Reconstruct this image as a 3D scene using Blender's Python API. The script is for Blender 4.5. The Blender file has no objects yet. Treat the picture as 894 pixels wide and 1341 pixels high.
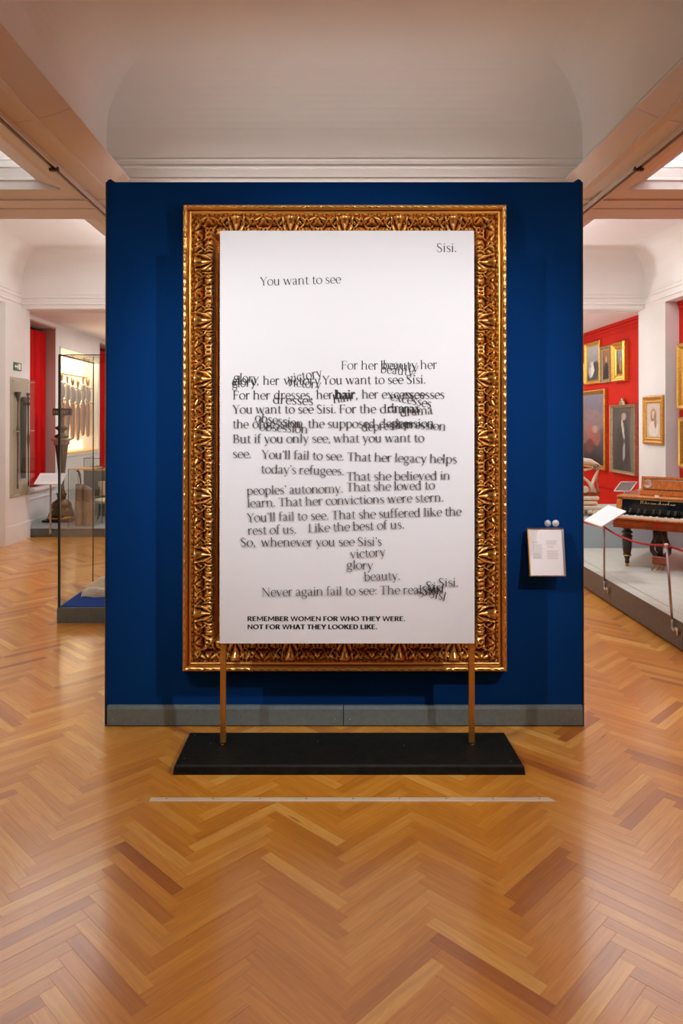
import bpy, math, random
import numpy as np
from mathutils import Vector, Matrix
random.seed(7)
R = math.radians
SC = 1.355            # all coordinates below are in design units; SC turns them into metres

# ------------------------------------------------------------------ camera, world, lights, exposure
scn = bpy.context.scene
C = bpy.data.collections.new('museum'); scn.collection.children.link(C)
F, XP, HOR, TILT, EYE = 940.0, 430.0, 550.0, R(0.35), 1.55
YP = HOR - F * math.tan(TILT)
cd = bpy.data.cameras.new('camera'); cam = bpy.data.objects.new('camera', cd); C.objects.link(cam)
cd.sensor_fit = 'VERTICAL'; cd.sensor_height = 36.0; cd.lens = 36.0 * F / 1341.0
cd.shift_x = (447 - XP) / 1341.0; cd.shift_y = -(670.5 - YP) / 1341.0
cam.location = (0, 0, EYE * SC); cam.rotation_euler = (R(90) + TILT, 0, 0)
scn.camera = cam
scn.view_settings.view_transform = 'Standard'; scn.view_settings.look = 'None'
scn.view_settings.gamma = 1.0; scn.view_settings.use_curve_mapping = False
scn.view_settings.exposure = 0.0
scn.cycles.use_denoising = True
scn.cycles.max_bounces = 9; scn.cycles.diffuse_bounces = 6; scn.cycles.glossy_bounces = 4
scn.cycles.transparent_max_bounces = 24
scn.cycles.caustics_reflective = False; scn.cycles.caustics_refractive = False
scn.cycles.sample_clamp_indirect = 6.0
w = bpy.data.worlds.new('world'); scn.world = w; w.use_nodes = True
w.node_tree.nodes['Background'].inputs[0].default_value = (1, .95, .9, 1)
w.node_tree.nodes['Background'].inputs[1].default_value = 0.05

def area(name, loc, size, power, rot=(0, 0, 0), col=(1, .95, .88)):
    l = bpy.data.lights.new(name, 'AREA'); l.shape = 'RECTANGLE'
    l.size = size[0] * SC; l.size_y = size[1] * SC; l.energy = power; l.color = col
    o = bpy.data.objects.new(name, l); C.objects.link(o)
    o.location = Vector(loc) * SC; o.rotation_euler = rot; return o
def spot(name, loc, target, power, ang, blend=.4, rad=.03, col=(1, .93, .84)):
    l = bpy.data.lights.new(name, 'SPOT'); l.energy = power; l.spot_size = R(ang); l.spot_blend = blend
    l.shadow_soft_size = rad; l.color = col
    o = bpy.data.objects.new(name, l); C.objects.link(o); o.location = Vector(loc) * SC
    d = (Vector(target) - Vector(loc)); o.rotation_euler = d.to_track_quat('-Z', 'Y').to_euler(); return o
WARM = (1, .95, .89); COOL = (.93, .965, 1.0)
UP = (R(180), 0, 0); TUBE = (1, .87, .74)
# tubes lying behind the beam wings, shining up into the coffers
def tube_light(x, y0, y1, p, col): area('cove_tube', (x, (y0+y1)/2, 3.11), (.05, y1-y0), p, UP, col)
for x in (-1.30, 1.51):
    tube_light(x, -4.3, -.5, 18, WARM); tube_light(x, .35, 1.5, 25, TUBE); tube_light(x, 5.4, 9.1, 30, COOL)
tube_light(-1.79, .45, 4.4, 26, COOL); tube_light(1.97, .45, 4.4, 75, COOL)
tube_light(-1.79, 5.4, 9.2, 50, COOL); tube_light(1.97, 5.4, 9.2, 54, COOL)
area('upward_fill', (.95, 11.4, .5), (.6, .6), 230, UP, COOL)  # added fill, unseen behind the partition, whitens the far room's ceiling
# added upward fill strip, unseen behind the partition top, brightens the beam face
area('upward_fill', (.08, 4.22, 2.76), (2.2, .05), 8, (R(150), 0, 0), WARM)
# added fill lights under the ceilings, not fixtures of the room
for (x, y, p) in ((-2.85, 2.4, 42), (3.05, 2.4, 52), (-2.85, 7.2, 46), (3.05, 7.2, 52), (0.1, 7.2, 30), (-2.7, 12.2, 66), (2.9, 12.2, 64)):
    area('ceiling_fill', (x, y, 3.60 if y < 10 else 2.97), (1.3, 2.6), p, (0, 0, 0), (.98, .98, 1))
area('ceiling_fill', (0.1, -2.4, 3.60), (1.6, 3.0), 18, (0, 0, 0), (.98, .98, 1))  # same added fill, out of view behind the camera
# track spots that light the text panel, as their two shadows on the blue wall show
SPC = (.97, .975, 1)
spot('track_spot', (1.72, 1.44, 2.70), (.05, 3.5, 1.38), 400, 64, 1, col=SPC)
spot('track_spot', (-1.54, 1.71, 2.70), (.15, 3.5, 1.38), 310, 66, 1, col=SPC)
spot('track_spot', (1.74, 5.9, 2.85), (3.2, 6.6, .4), 150, 70, .6, col=SPC)
spot('track_spot', (1.74, 8.6, 2.85), (4.2, 10.4, 1.7), 110, 70, .6, col=SPC)
spot('track_spot', (-1.54, 8.4, 2.85), (-3.8, 10.3, .9), 110, 60, .6, col=SPC)

# ------------------------------------------------------------------ pixel -> point helpers
def ray(x, y):
    u, v = (x - XP) / F, -(y - YP) / F
    c, s = math.cos(TILT), math.sin(TILT)
    return Vector((u, c - s * v, s + c * v))
EY = Vector((0, 0, EYE))
def atY(x, y, Y): d = ray(x, y); return EY + d * (Y / d.y)
def atX(x, y, X): d = ray(x, y); return EY + d * (X / d.x)
def atZ(x, y, Z): d = ray(x, y); return EY + d * ((Z - EYE) / d.z)

# ------------------------------------------------------------------ materials
MATS = {}
def mat(name, col, rough=.6, metal=0.0, noise=None, bump=0.0, bscale=40.0, emit=0.0, spec=.5, coat=0.0, sheen=0.0, coords='Object'):
    m = bpy.data.materials.new(name); m.use_nodes = True; nt = m.node_tree; b = nt.nodes['Principled BSDF']
    b.inputs['Base Color'].default_value = (*col, 1); b.inputs['Roughness'].default_value = rough
    b.inputs['Metallic'].default_value = metal; b.inputs['Specular IOR Level'].default_value = spec
    b.inputs['Coat Weight'].default_value = coat; b.inputs['Coat Roughness'].default_value = .1
    if sheen: b.inputs['Sheen Weight'].default_value = sheen
    if emit:
        b.inputs['Emission Color'].default_value = (*col, 1); b.inputs['Emission Strength'].default_value = emit
    tc = nt.nodes.new('ShaderNodeTexCoord')
    if noise:
        col2, sc, stretch = noise
        mp = nt.nodes.new('ShaderNodeMapping'); mp.inputs['Scale'].default_value = stretch
        n = nt.nodes.new('ShaderNodeTexNoise'); n.inputs['Scale'].default_value = sc; n.inputs['Detail'].default_value = 5
        r = nt.nodes.new('ShaderNodeValToRGB'); r.color_ramp.elements[0].position = .35; r.color_ramp.elements[1].position = .65
        r.color_ramp.elements[0].color = (*col, 1); r.color_ramp.elements[1].color = (*col2, 1)
        nt.links.new(tc.outputs[coords], mp.inputs[0]); nt.links.new(mp.outputs[0], n.inputs['Vector'])
        nt.links.new(n.outputs['Fac'], r.inputs[0]); nt.links.new(r.outputs[0], b.inputs['Base Color'])
    if bump:
        n2 = nt.nodes.new('ShaderNodeTexNoise'); n2.inputs['Scale'].default_value = bscale; n2.inputs['Detail'].default_value = 3
        bp = nt.nodes.new('ShaderNodeBump'); bp.inputs['Strength'].default_value = bump; bp.inputs['Distance'].default_value = .01
        nt.links.new(tc.outputs[coords], n2.inputs['Vector']); nt.links.new(n2.outputs['Fac'], bp.inputs['Height']); nt.links.new(bp.outputs[0], b.inputs['Normal'])
    MATS[name] = m; return m
I = (1, 1, 1)
mat('plaster', (.78, .775, .755), .85, noise=((.74, .735, .715), 1.5, I), bump=.05)
mat('ceiling_paint', (.80, .775, .75), .9, noise=((.77, .745, .72), .9, I))
mat('wing_metal', (.74, .70, .66), .55, bump=.03, bscale=8)
mat('blue_fabric', (.0, .033, .165), .95, noise=((.0, .039, .19), 260, I), bump=.25, bscale=500, spec=.12)
mat('edge_dark', (.01, .012, .02), .6)
mat('edge_pale', (.60, .52, .40), .6)
mat('grey_green', (.125, .165, .165), .5, noise=((.15, .195, .195), 30, I), bump=.05)
mat('red_paint', (.58, .018, .006), .75, noise=((.52, .014, .006), 2, I), spec=.2)
mat('red_curtain', (.46, .002, .002), .75, noise=((.58, .006, .005), 6, (3, 3, .3)), spec=.1)
mat('pink_plaster', (.52, .36, .33), .85)
mat('brass', (.60, .30, .055), .42, .9, noise=((.66, .34, .07), 60, (1, 1, .1)))
mat('black_base', (.004, .005, .004), .5, noise=((.011, .012, .009), 25, (1, 3, 1)), bump=.2, bscale=60, spec=.22)
mat('poster_white', (.685, .71, .74), .6, spec=.3)
mat('ink', (.012, .012, .014), .7)
mat('ink_grey', (.05, .05, .05), .7)
mat('silver', (.75, .73, .70), .3, 1.0)
mat('steel_post', (.42, .38, .35), .35, .9)
mat('white_card', (.84, .83, .84), .5)
mat('card_print', (.62, .61, .59), .6)
mat('rope_red', (.45, .015, .015), .7, bump=.5, bscale=300)
mat('felt_grey', (.52, .555, .50), .9, noise=((.48, .515, .46), 12, I), bump=.1, bscale=200)
mat('felt_joint', (.38, .37, .34), .9)
mat('plinth_side', (.15, .12, .10), .7, noise=((.17, .14, .12), 18, I))
mat('plinth_blue', (.42, .55, .60), .7)
mat('left_plinth', (.085, .115, .11), .45, noise=((.12, .13, .125), 14, I))
mat('left_plinth_top', (.28, .31, .31), .5)
mat('bronze', (.030, .028, .018), .35, .7, noise=((.22, .13, .045), 55, I), bump=.5, bscale=60)
mat('bronze_dark', (.028, .024, .018), .45, .4)
mat('gilt', (.75, .42, .10), .32, .9, noise=((.55, .28, .06), 40, I), bump=.4, bscale=90)
mat('gilt_yellow', (.82, .50, .10), .35, .85, noise=((.66, .37, .07), 30, I))
mat('gilt_grey', (.55, .42, .24), .42, .6, noise=((.34, .26, .15), 40, I), bump=.6, bscale=80)
mat('dark_wood', (.016, .008, .006), .35, noise=((.03, .012, .008), 20, (1, 1, .2)), coat=.25)
mat('walnut', (.42, .115, .018), .3, noise=((.60, .21, .04), 14, (3, 3, 1)), coat=.3)
mat('walnut_red', (.26, .040, .008), .3, noise=((.34, .07, .014), 14, (1, 3, 1)), coat=.4)
mat('piano_black', (.008, .010, .009), .15, coat=.6)
mat('ivory', (.80, .77, .68), .35)
mat('gold_letter', (.85, .66, .28), .5, .2)
mat('cream_wood', (.72, .62, .45), .45, noise=((.80, .74, .60), 18, I))
mat('cream_cloth', (.74, .63, .42), .85)
mat('parchment', (.80, .68, .48), .8, noise=((.80, .72, .58), 30, I), bump=.6, bscale=40)
mat('brown_leather', (.24, .155, .105), .6, noise=((.33, .23, .16), 10, (2, 2, .4)), bump=.3)
mat('exit_green', (.01, .13, .035), .5)
mat('exit_white', (.85, .88, .8), .5)
mat('olive_back', (.50, .47, .37), .8)
mat('navy_cloth', (.004, .05, .26), .9, spec=.1)
mat('green_glassy', (.10, .16, .08), .5, noise=((.3, .33, .22), 60, I))
mat('grey_cloth', (.42, .38, .38), .8)
mat('mauve_cloth', (.30, .20, .19), .8)
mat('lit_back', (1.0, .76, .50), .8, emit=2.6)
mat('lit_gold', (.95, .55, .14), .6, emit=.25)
mat('rail_dark', (.05, .03, .02), .5)
mat('gap_dark', (.16, .06, .012), .8)
mat('frame_edge_green', (.02, .035, .02), .3)
mat('strip_metal', (.72, .62, .45), .4, .2)
mat('sticker_blue', (.50, .66, .74), .5)
mat('smoke_screen', (.13, .10, .09), .25)

def glassmat(name, tint, ior=1.45):
    m = bpy.data.materials.new(name); m.use_nodes = True; nt = m.node_tree; nt.nodes.clear()
    o = nt.nodes.new('ShaderNodeOutputMaterial'); mx = nt.nodes.new('ShaderNodeMixShader')
    t = nt.nodes.new('ShaderNodeBsdfTransparent'); t.inputs[0].default_value = (*tint, 1)
    g = nt.nodes.new('ShaderNodeBsdfGlossy'); g.inputs['Roughness'].default_value = .02
    lw = nt.nodes.new('ShaderNodeLayerWeight'); lw.inputs[0].default_value = .5
    pw = nt.nodes.new('ShaderNodeMath'); pw.operation = 'POWER'; pw.inputs[1].default_value = 5.0; f = nt.nodes.new('ShaderNodeMath'); f.operation = 'MULTIPLY_ADD'; f.inputs[1].default_value = .7; f.inputs[2].default_value = .02
    nt.links.new(lw.outputs['Facing'], pw.inputs[0]); nt.links.new(pw.outputs[0], f.inputs[0])
    nt.links.new(f.outputs[0], mx.inputs[0]); nt.links.new(t.outputs[0], mx.inputs[1]); nt.links.new(g.outputs[0], mx.inputs[2]); nt.links.new(mx.outputs[0], o.inputs[0])
    MATS[name] = m
glassmat('glass', (.972, .982, .972)); glassmat('acrylic', (.96, .96, .94))

def attr_mat(name, attr, rough=.5, spec=.4, coat=0.0):
    m = bpy.data.materials.new(name); m.use_nodes = True; nt = m.node_tree; b = nt.nodes['Principled BSDF']
    a = nt.nodes.new('ShaderNodeAttribute'); a.attribute_name = attr
    nt.links.new(a.outputs['Color'], b.inputs['Base Color']); b.inputs['Roughness'].default_value = rough
    b.inputs['Specular IOR Level'].default_value = spec; b.inputs['Coat Weight'].default_value = coat
    MATS[name] = m; return m
attr_mat('canvas_paint', 'paint', .45)

# parquet: colour per board from the corner attribute 'tone' (r = lightness, g = redness), grain runs along the board (uv)
m = bpy.data.materials.new('oak_parquet'); m.use_nodes = True; nt = m.node_tree; b = nt.nodes['Principled BSDF']
a = nt.nodes.new('ShaderNodeAttribute'); a.attribute_name = 'tone'; uv = nt.nodes.new('ShaderNodeUVMap'); uv.uv_map = 'grain'
sep = nt.nodes.new('ShaderNodeSeparateColor'); nt.links.new(a.outputs['Color'], sep.inputs[0])
rp = nt.nodes.new('ShaderNodeValToRGB'); e = rp.color_ramp.elements
e[0].position = 0; e[0].color = (.40, .130, .010, 1); e[1].position = 1; e[1].color = (.80, .45, .10, 1)
e2 = rp.color_ramp.elements.new(.5); e2.color = (.65, .275, .026, 1)
nt.links.new(sep.outputs[0], rp.inputs[0])
mp = nt.nodes.new('ShaderNodeMapping'); mp.inputs['Scale'].default_value = (2.2, 34, 1); nt.links.new(uv.outputs[0], mp.inputs[0])
n = nt.nodes.new('ShaderNodeTexNoise'); n.inputs['Scale'].default_value = 2.0; n.inputs['Detail'].default_value = 6; n.inputs['Distortion'].default_value = 1.2
nt.links.new(mp.outputs[0], n.inputs['Vector'])
gr = nt.nodes.new('ShaderNodeValToRGB'); gr.color_ramp.elements[0].position = .25; gr.color_ramp.elements[0].color = (.80, .74, .68, 1)
gr.color_ramp.elements[1].position = .7; gr.color_ramp.elements[1].color = (1.06, 1.05, 1.04, 1)
nt.links.new(n.outputs['Fac'], gr.inputs[0])
mx = nt.nodes.new('ShaderNodeMix'); mx.data_type = 'RGBA'; mx.blend_type = 'MULTIPLY'; mx.inputs[0].default_value = 1.0
nt.links.new(rp.outputs[0], mx.inputs[6]); nt.links.new(gr.outputs[0], mx.inputs[7]); nt.links.new(mx.outputs[2], b.inputs['Base Color'])
# small dark knots
vn = nt.nodes.new('ShaderNodeTexVoronoi'); vn.inputs['Scale'].default_value = 1.4
mp2 = nt.nodes.new('ShaderNodeMapping'); mp2.inputs['Scale'].default_value = (1, 6, 1); nt.links.new(uv.outputs[0], mp2.inputs[0]); nt.links.new(mp2.outputs[0], vn.inputs['Vector'])
kr = nt.nodes.new('ShaderNodeValToRGB'); kr.color_ramp.elements[0].position = .02; kr.color_ramp.elements[0].color = (.35, .25, .2, 1); kr.color_ramp.elements[1].position = .07; kr.color_ramp.elements[1].color = (1, 1, 1, 1)
nt.links.new(vn.outputs['Distance'], kr.inputs[0])
mx2 = nt.nodes.new('ShaderNodeMix'); mx2.data_type = 'RGBA'; mx2.blend_type = 'MULTIPLY'; mx2.inputs[0].default_value = .8
nt.links.new(mx.outputs[2], mx2.inputs[6]); nt.links.new(kr.outputs[0], mx2.inputs[7]); nt.links.new(mx2.outputs[2], b.inputs['Base Color'])
b.inputs['Roughness'].default_value = .34; b.inputs['Specular IOR Level'].default_value = .5
b.inputs['Coat Weight'].default_value = .75; b.inputs['Coat Roughness'].default_value = .16
tcn = nt.nodes.new('ShaderNodeTexCoord'); nn = nt.nodes.new('ShaderNodeTexNoise'); nn.inputs['Scale'].default_value = 3.0
bp = nt.nodes.new('ShaderNodeBump'); bp.inputs['Strength'].default_value = .12; bp.inputs['Distance'].default_value = .01
nt.links.new(uv.outputs[0], nn.inputs['Vector']); nt.links.new(nn.outputs['Fac'], bp.inputs['Height']); nt.links.new(bp.outputs[0], b.inputs['Normal']); nt.links.new(bp.outputs[0], b.inputs['Coat Normal'])
MATS['oak_parquet'] = m

# carved gold of the big frame: darker red-brown in the hollows, paler on the ridges, by curvature of the real relief (pointiness)
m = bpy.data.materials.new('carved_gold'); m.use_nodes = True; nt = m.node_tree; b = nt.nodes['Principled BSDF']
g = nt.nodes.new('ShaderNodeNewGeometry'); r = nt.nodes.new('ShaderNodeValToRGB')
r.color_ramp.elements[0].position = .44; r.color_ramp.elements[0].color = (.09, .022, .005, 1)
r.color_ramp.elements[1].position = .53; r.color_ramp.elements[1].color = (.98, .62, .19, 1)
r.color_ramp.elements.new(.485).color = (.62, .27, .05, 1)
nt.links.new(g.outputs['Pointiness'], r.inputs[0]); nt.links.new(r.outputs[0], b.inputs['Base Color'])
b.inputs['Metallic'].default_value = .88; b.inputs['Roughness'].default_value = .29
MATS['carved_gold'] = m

# ------------------------------------------------------------------ mesh builder
class MB:
    def __init__(s): s.v = []; s.f = []; s.sm = []
    def add(s, vs, fs, smooth=False):
        o = len(s.v); s.v += [tuple(p) for p in vs]; s.f += [tuple(i + o for i in f) for f in fs]; s.sm += [smooth] * len(fs); return s
    def box(s, x0, x1, y0, y1, z0, z1, M=None, bev=0.0):
        if bev <= 0:
            vs = [Vector(p) for p in ((x0,y0,z0),(x1,y0,z0),(x1,y1,z0),(x0,y1,z0),(x0,y0,z1),(x1,y0,z1),(x1,y1,z1),(x0,y1,z1))]
            fs = [(0,3,2,1),(4,5,6,7),(0,1,5,4),(1,2,6,5),(2,3,7,6),(3,0,4,7)]
        else:
            b = bev; vs = []; 
            for z, i in ((z0, b), (z0 + b, 0), (z1 - b, 0), (z1, b)):
                vs += [Vector(p) for p in ((x0+i,y0+i,z),(x1-i,y0+i,z),(x1-i,y1-i,z),(x0+i,y1-i,z))]
            fs = [(3,2,1,0),(12,13,14,15)]
            for k in range(3):
                for j in range(4):
                    a, c = k*4+j, k*4+(j+1) % 4; fs.append((a, c, c+4, a+4))
        if M: vs = [M @ p for p in vs]
        return s.add(vs, fs)
    def quad(s, *p): return s.add(p, [tuple(range(len(p)))])
    def prism(s, poly, y0, y1, M=None, axis='y'):        # polygon in (x, z), extruded along y (or (x,y) along z)
        n = len(poly)
        f = (lambda p, t: Vector((p[0], t, p[1]))) if axis == 'y' else ((lambda p, t: Vector((p[0], p[1], t))) if axis == 'z' else (lambda p, t: Vector((t, p[0], p[1]))))
        vs = [f(p, y0) for p in poly] + [f(p, y1) for p in poly]
        if M: vs = [M @ p for p in vs]
        fs = [tuple(range(n)), tuple(range(2*n-1, n-1, -1))] + [(i, i+n, (i+1) % n + n, (i+1) % n) for i in range(n)]
        return s.add(vs, fs)
    def lathe(s, prof, c=(0, 0, 0), n=24, M=None, square=0.0):
        vs = []; 
        for r_, z in prof:
            for k in range(n):
                a = 2*math.pi*k/n; cx, cy = math.cos(a), math.sin(a)
                q = 1.0
                if square: q = 1 / max(abs(cx), abs(cy)) * square + (1 - square)
                vs.append(Vector((c[0]+r_*cx*q, c[1]+r_*cy*q, c[2]+z)))
        if M: vs = [M @ p for p in vs]
        fs = []
        for i in range(len(prof)-1):
            for k in range(n):
                a, b_ = i*n+k, i*n+(k+1) % n; fs.append((a, b_, b_+n, a+n))
        fs.append(tuple(range(n-1, -1, -1))); o = (len(prof)-1)*n; fs.append(tuple(range(o, o+n)))
        return s.add(vs, fs, True)
    def tube(s, pts, rad, n=8, close=False):
        pts = [Vector(p) for p in pts]; N = len(pts); rad = rad if isinstance(rad, (list, tuple)) else [rad]*N
        vs = []; up0 = Vector((0, 0, 1)); prev = None
        for i, p in enumerate(pts):
            t = (pts[min(i+1, N-1)] - pts[max(i-1, 0)]).normalized()
            if prev is None:
                ref = up0 if abs(t.z) < .9 else Vector((1, 0, 0)); a = t.cross(ref).normalized()
            else: a = (prev - t * prev.dot(t)).normalized()
            prev = a; b_ = t.cross(a)
            for k in range(n):
                q = 2*math.pi*k/n; vs.append(p + (a*math.cos(q) + b_*math.sin(q))*rad[i])
        fs = [(i*n+k, i*n+(k+1) % n, (i+1)*n+(k+1) % n, (i+1)*n+k) for i in range(N-1) for k in range(n)]
        fs += [tuple(range(n-1, -1, -1)), tuple(range((N-1)*n, N*n))]
        return s.add(vs, fs, True)
    def ellipsoid(s, c, r, n=14, m=8, M=None, wob=None):
        prof = []; vs = []
        for i in range(m+1):
            ph = -math.pi/2 + math.pi*i/m
            for k in range(n):
                a = 2*math.pi*k/n; q = 1 + (wob(a, ph) if wob else 0)
                vs.append(Vector((c[0]+r[0]*q*math.cos(ph)*math.cos(a), c[1]+r[1]*q*math.cos(ph)*math.sin(a), c[2]+r[2]*q*math.sin(ph))))
        if M: vs = [M @ p for p in vs]
        return s.add(vs, [(i*n+k, i*n+(k+1) % n, (i+1)*n+(k+1) % n, (i+1)*n+k) for i in range(m) for k in range(n)], True)
    def build(s, name, m, parent=None, off=(0, 0, 0), **props):
        me = bpy.data.meshes.new(name); ox, oy, oz = off
        me.from_pydata([((x-ox)*SC, (y-oy)*SC, (z-oz)*SC) for x, y, z in s.v], [], s.f)
        me.polygons.foreach_set('use_smooth', s.sm); me.materials.append(MATS[m]); me.update()
        o = bpy.data.objects.new(name, me); C.objects.link(o)
        if parent: o.parent = parent
        else: o.location = Vector(off) * SC
        for k, v in props.items(): o[k] = v
        return o
def box(*a, **k): return MB().box(*a, **k)
def thing(name, label, cat, loc=(0, 0, 0), rz=0.0, group=None):
    o = bpy.data.objects.new(name, None); C.objects.link(o); o.empty_display_size = .1
    o.location = Vector(loc) * SC; o.rotation_euler = (0, 0, rz); o['label'] = label; o['category'] = cat
    if group: o['group'] = group
    return o
def copy_thing(src, loc, rz, label=None):
    r_ = src.copy(); C.objects.link(r_); r_.location = Vector(loc) * SC; r_.rotation_euler = (0, 0, rz)
    if label: r_['label'] = label
    for ch in list(src.children):
        c = ch.copy(); C.objects.link(c); c.parent = r_
        for g_ in list(ch.children):
            d = g_.copy(); C.objects.link(d); d.parent = c
    return r_
def struct(mb, name, m, parent=None):
    o = mb.build(name, m, parent)
    if not parent: o['kind'] = 'structure'
    return o

# ------------------------------------------------------------------ floor: herringbone parquet
W = .0308 * EYE; NB = 8; LB = NB * W
fl = struct(box(-4.6, 4.8, -6, 16.2, -.06, -.004), 'floor', 'gap_dark')
boards = []
XO, YO = -.145 * EYE - (NB - .5) * W / math.sqrt(2), .02
r2 = math.sqrt(2)
def brd(cx, cy, d):
    boards.append((cx, cy, d))
K = int(22 * r2 / W) // 1
for mcol in range(-9, 10):
    for k in range(-10, int(16.2 * r2 / (2 * W) * 1.02) + 1):
        pass
for mcol in range(-12, 13):
    for kk in range(-400, 700):
        # lattice (1,1)*kk + (2n,0)*mcol in rotated units
        hx, hy = kk + 2*NB*mcol, kk
        for (cx, cy, d) in ((hx + NB/2, hy + .5, 0), (hx + NB + .5, hy - NB/2 + 1, 1)):
            X = (cx - cy) * W / r2 + XO; Y = (cx + cy) * W / r2 + YO
            if -4.3 < X < 4.5 and .2 < Y < 14.0: boards.append((X, Y, d))
def seen(X, Y):
    q = F / Y; x = XP + X*q; y = HOR + EYE*q
    if not (-25 < x < 920 and y < 1400): return False
    if X > 2.36 and Y > 4.8: return False
    if y < 948 and 137 < x < 763: return False
    return True
boards = sorted(boards, key=lambda b_: (not seen(b_[0], b_[1]), b_[1]**2))
def board_geo(mbv, X, Y, d, rng):
    g_ = .00012; l, w_ = LB/2 - g_, W/2 - g_; dz = rng.uniform(-.00015, .00015); b_ = .0004
    dirv = (1/r2, 1/r2) if d == 0 else (1/r2, -1/r2); nv = (-dirv[1], dirv[0])
    def P(a, c, z): return (X + dirv[0]*a + nv[0]*c, Y + dirv[1]*a + nv[1]*c, z)
    vs = [P(sx*(l), sy*(w_), -.012) for sx, sy in ((-1,-1),(1,-1),(1,1),(-1,1))]
    vs += [P(sx*(l), sy*(w_), -b_*.5+dz) for sx, sy in ((-1,-1),(1,-1),(1,1),(-1,1))]
    vs += [P(sx*(l-b_), sy*(w_-b_), dz) for sx, sy in ((-1,-1),(1,-1),(1,1),(-1,1))]
    fs = [(8,9,10,11)] + [(k, (k+1) % 4, (k+1) % 4+4, k+4) for k in range(4)] + [(k+4, (k+1) % 4+4, (k+1) % 4+8, k+8) for k in range(4)]
    du, dv = rng.uniform(0, 50), rng.uniform(0, 50)
    uvs = [(sx*l+du, sy*w_+dv) for sx, sy in ((-1,-1),(1,-1),(1,1),(-1,1))]*3
    t = min(1, max(0, rng.gauss(.50, .13)))
    if rng.random() < .07: t = rng.uniform(.8, 1)
    if rng.random() < .05: t = rng.uniform(0, .15)
    mbv.append((vs, fs, uvs, t))
def boards_obj(lst, name):
    V, Fc, U, T = [], [], [], []
    for vs, fs, uvs, t in lst:
        o = len(V); V += vs; Fc += [tuple(i+o for i in f) for f in fs]
        for f in fs:
            for i in f: U.append(uvs[i]); T.append(t)
    me = bpy.data.meshes.new(name); me.from_pydata([(x*SC, y*SC, z*SC) for x, y, z in V], [], Fc)
    uvl = me.uv_layers.new(name='grain'); uvl.data.foreach_set('uv', [c for p in U for c in p])
    at = me.color_attributes.new('tone', 'FLOAT_COLOR', 'CORNER'); arr = np.zeros((len(T), 4), np.float32); arr[:, 0] = T; arr[:, 3] = 1
    at.data.foreach_set('color', arr.ravel()); me.materials.append(MATS['oak_parquet']); me.update()
    o = bpy.data.objects.new(name, me); C.objects.link(o); o.parent = fl; return o
rng = random.Random(11)
rest = []
for i, (X, Y, d) in enumerate(boards):
    tmp = []; board_geo(tmp, X, Y, d, rng)
    if i < 300: boards_obj(tmp, 'floorboard')
    else: rest += tmp
o = boards_obj(rest, 'far_floorboards'); o['kind'] = 'stuff'

# ------------------------------------------------------------------ ceiling: coffers with coves, cross beams, long beams
ZS, ZC, RC = 3.0, 3.70, .35
def coffer(x0, x1, y0, y1):
    prof = [(-.003, ZS+.0005), (0, ZS+.0008), (0, ZS+.055), (-.012, ZS+.055), (-.012, ZS+.065), (0, ZS+.075), (0, 3.135), (-.010, 3.138), (-.010, 3.146), (0, 3.15), (0, 3.183), (-.006, 3.186), (-.006, 3.192), (0, 3.196), (0, ZC-RC)]
    prof += [(RC*(1-math.cos(t)), ZC-RC+RC*math.sin(t)) for t in [math.pi/2*k/14 for k in range(1, 15)]]
    prof = [prof[0]] + [(-i if i < 0 else i, z) for i, z in prof[1:]]
    mb = MB(); vs = []; x0, x1, y0, y1 = x0+.003, x1-.003, y0+.003, y1-.003
    for i, z in prof: vs += [(x0+i, y0+i, z), (x1-i, y0+i, z), (x1-i, y1-i, z), (x0+i, y1-i, z)]
    fs = [(k*4+j, k*4+(j+1) % 4, k*4+4+(j+1) % 4, k*4+4+j) for k in range(len(prof)-1) for j in range(4)]
    o_ = (len(prof)-1)*4; fs.append((o_, o_+1, o_+2, o_+3)); mb.add(vs, fs); return mb
# slab whose underside is the soffit of the beams, pierced by the coffers
ceil = struct(box(-4.6, 4.8, -6, 16.2, 3.78, 3.86), 'ceiling', 'ceiling_paint')
XL, XR = -4.0, 4.13
bays_x = ((XL, -1.68), (-1.40, 1.60), (1.88, XR)); bays_y = ((-4.54, -.34), (.31, 4.51), (5.16, 9.36))
for (y0, y1) in bays_y:
    for (x0, x1) in bays_x:
        coffer(x0, x1, y0, y1).build('coffer', 'ceiling_paint', ceil)
# cross beams (soffits stepped with mouldings)
for (y0, y1) in ((-5.2, -4.54), (-.34, .31), (4.51, 5.16), (9.36, 9.88)):
    mb = MB(); mb.box(-4.6, 4.8, y0, y1, ZS, ZS+.05)
    if y1 > 4: 
        mb.box(-4.6, 4.8, y0+.30*(y1-y0), y0+.36*(y1-y0), ZS-.010, ZS); mb.box(-4.6, 4.8, y0+.62*(y1-y0), y1-.01, ZS-.006, ZS)
    struct(mb, 'trim_cross_beam', 'ceiling_paint')
# webs of the two long beams and margins by the side walls
mb = MB()
for x0, x1 in ((-4.6, XL), (-1.68, -1.40), (1.60, 1.88), (XR, 4.8)):
    for (y0, y1) in bays_y: mb.box(x0, x1, y0, y1, ZS, ZS+.05)
struct(mb, 'trim_long_beam', 'ceiling_paint')
struct(box(-4.6, 4.8, 9.88, 16.2, ZS+.003, ZS+.05), 'ceiling_far', 'ceiling_paint')
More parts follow.
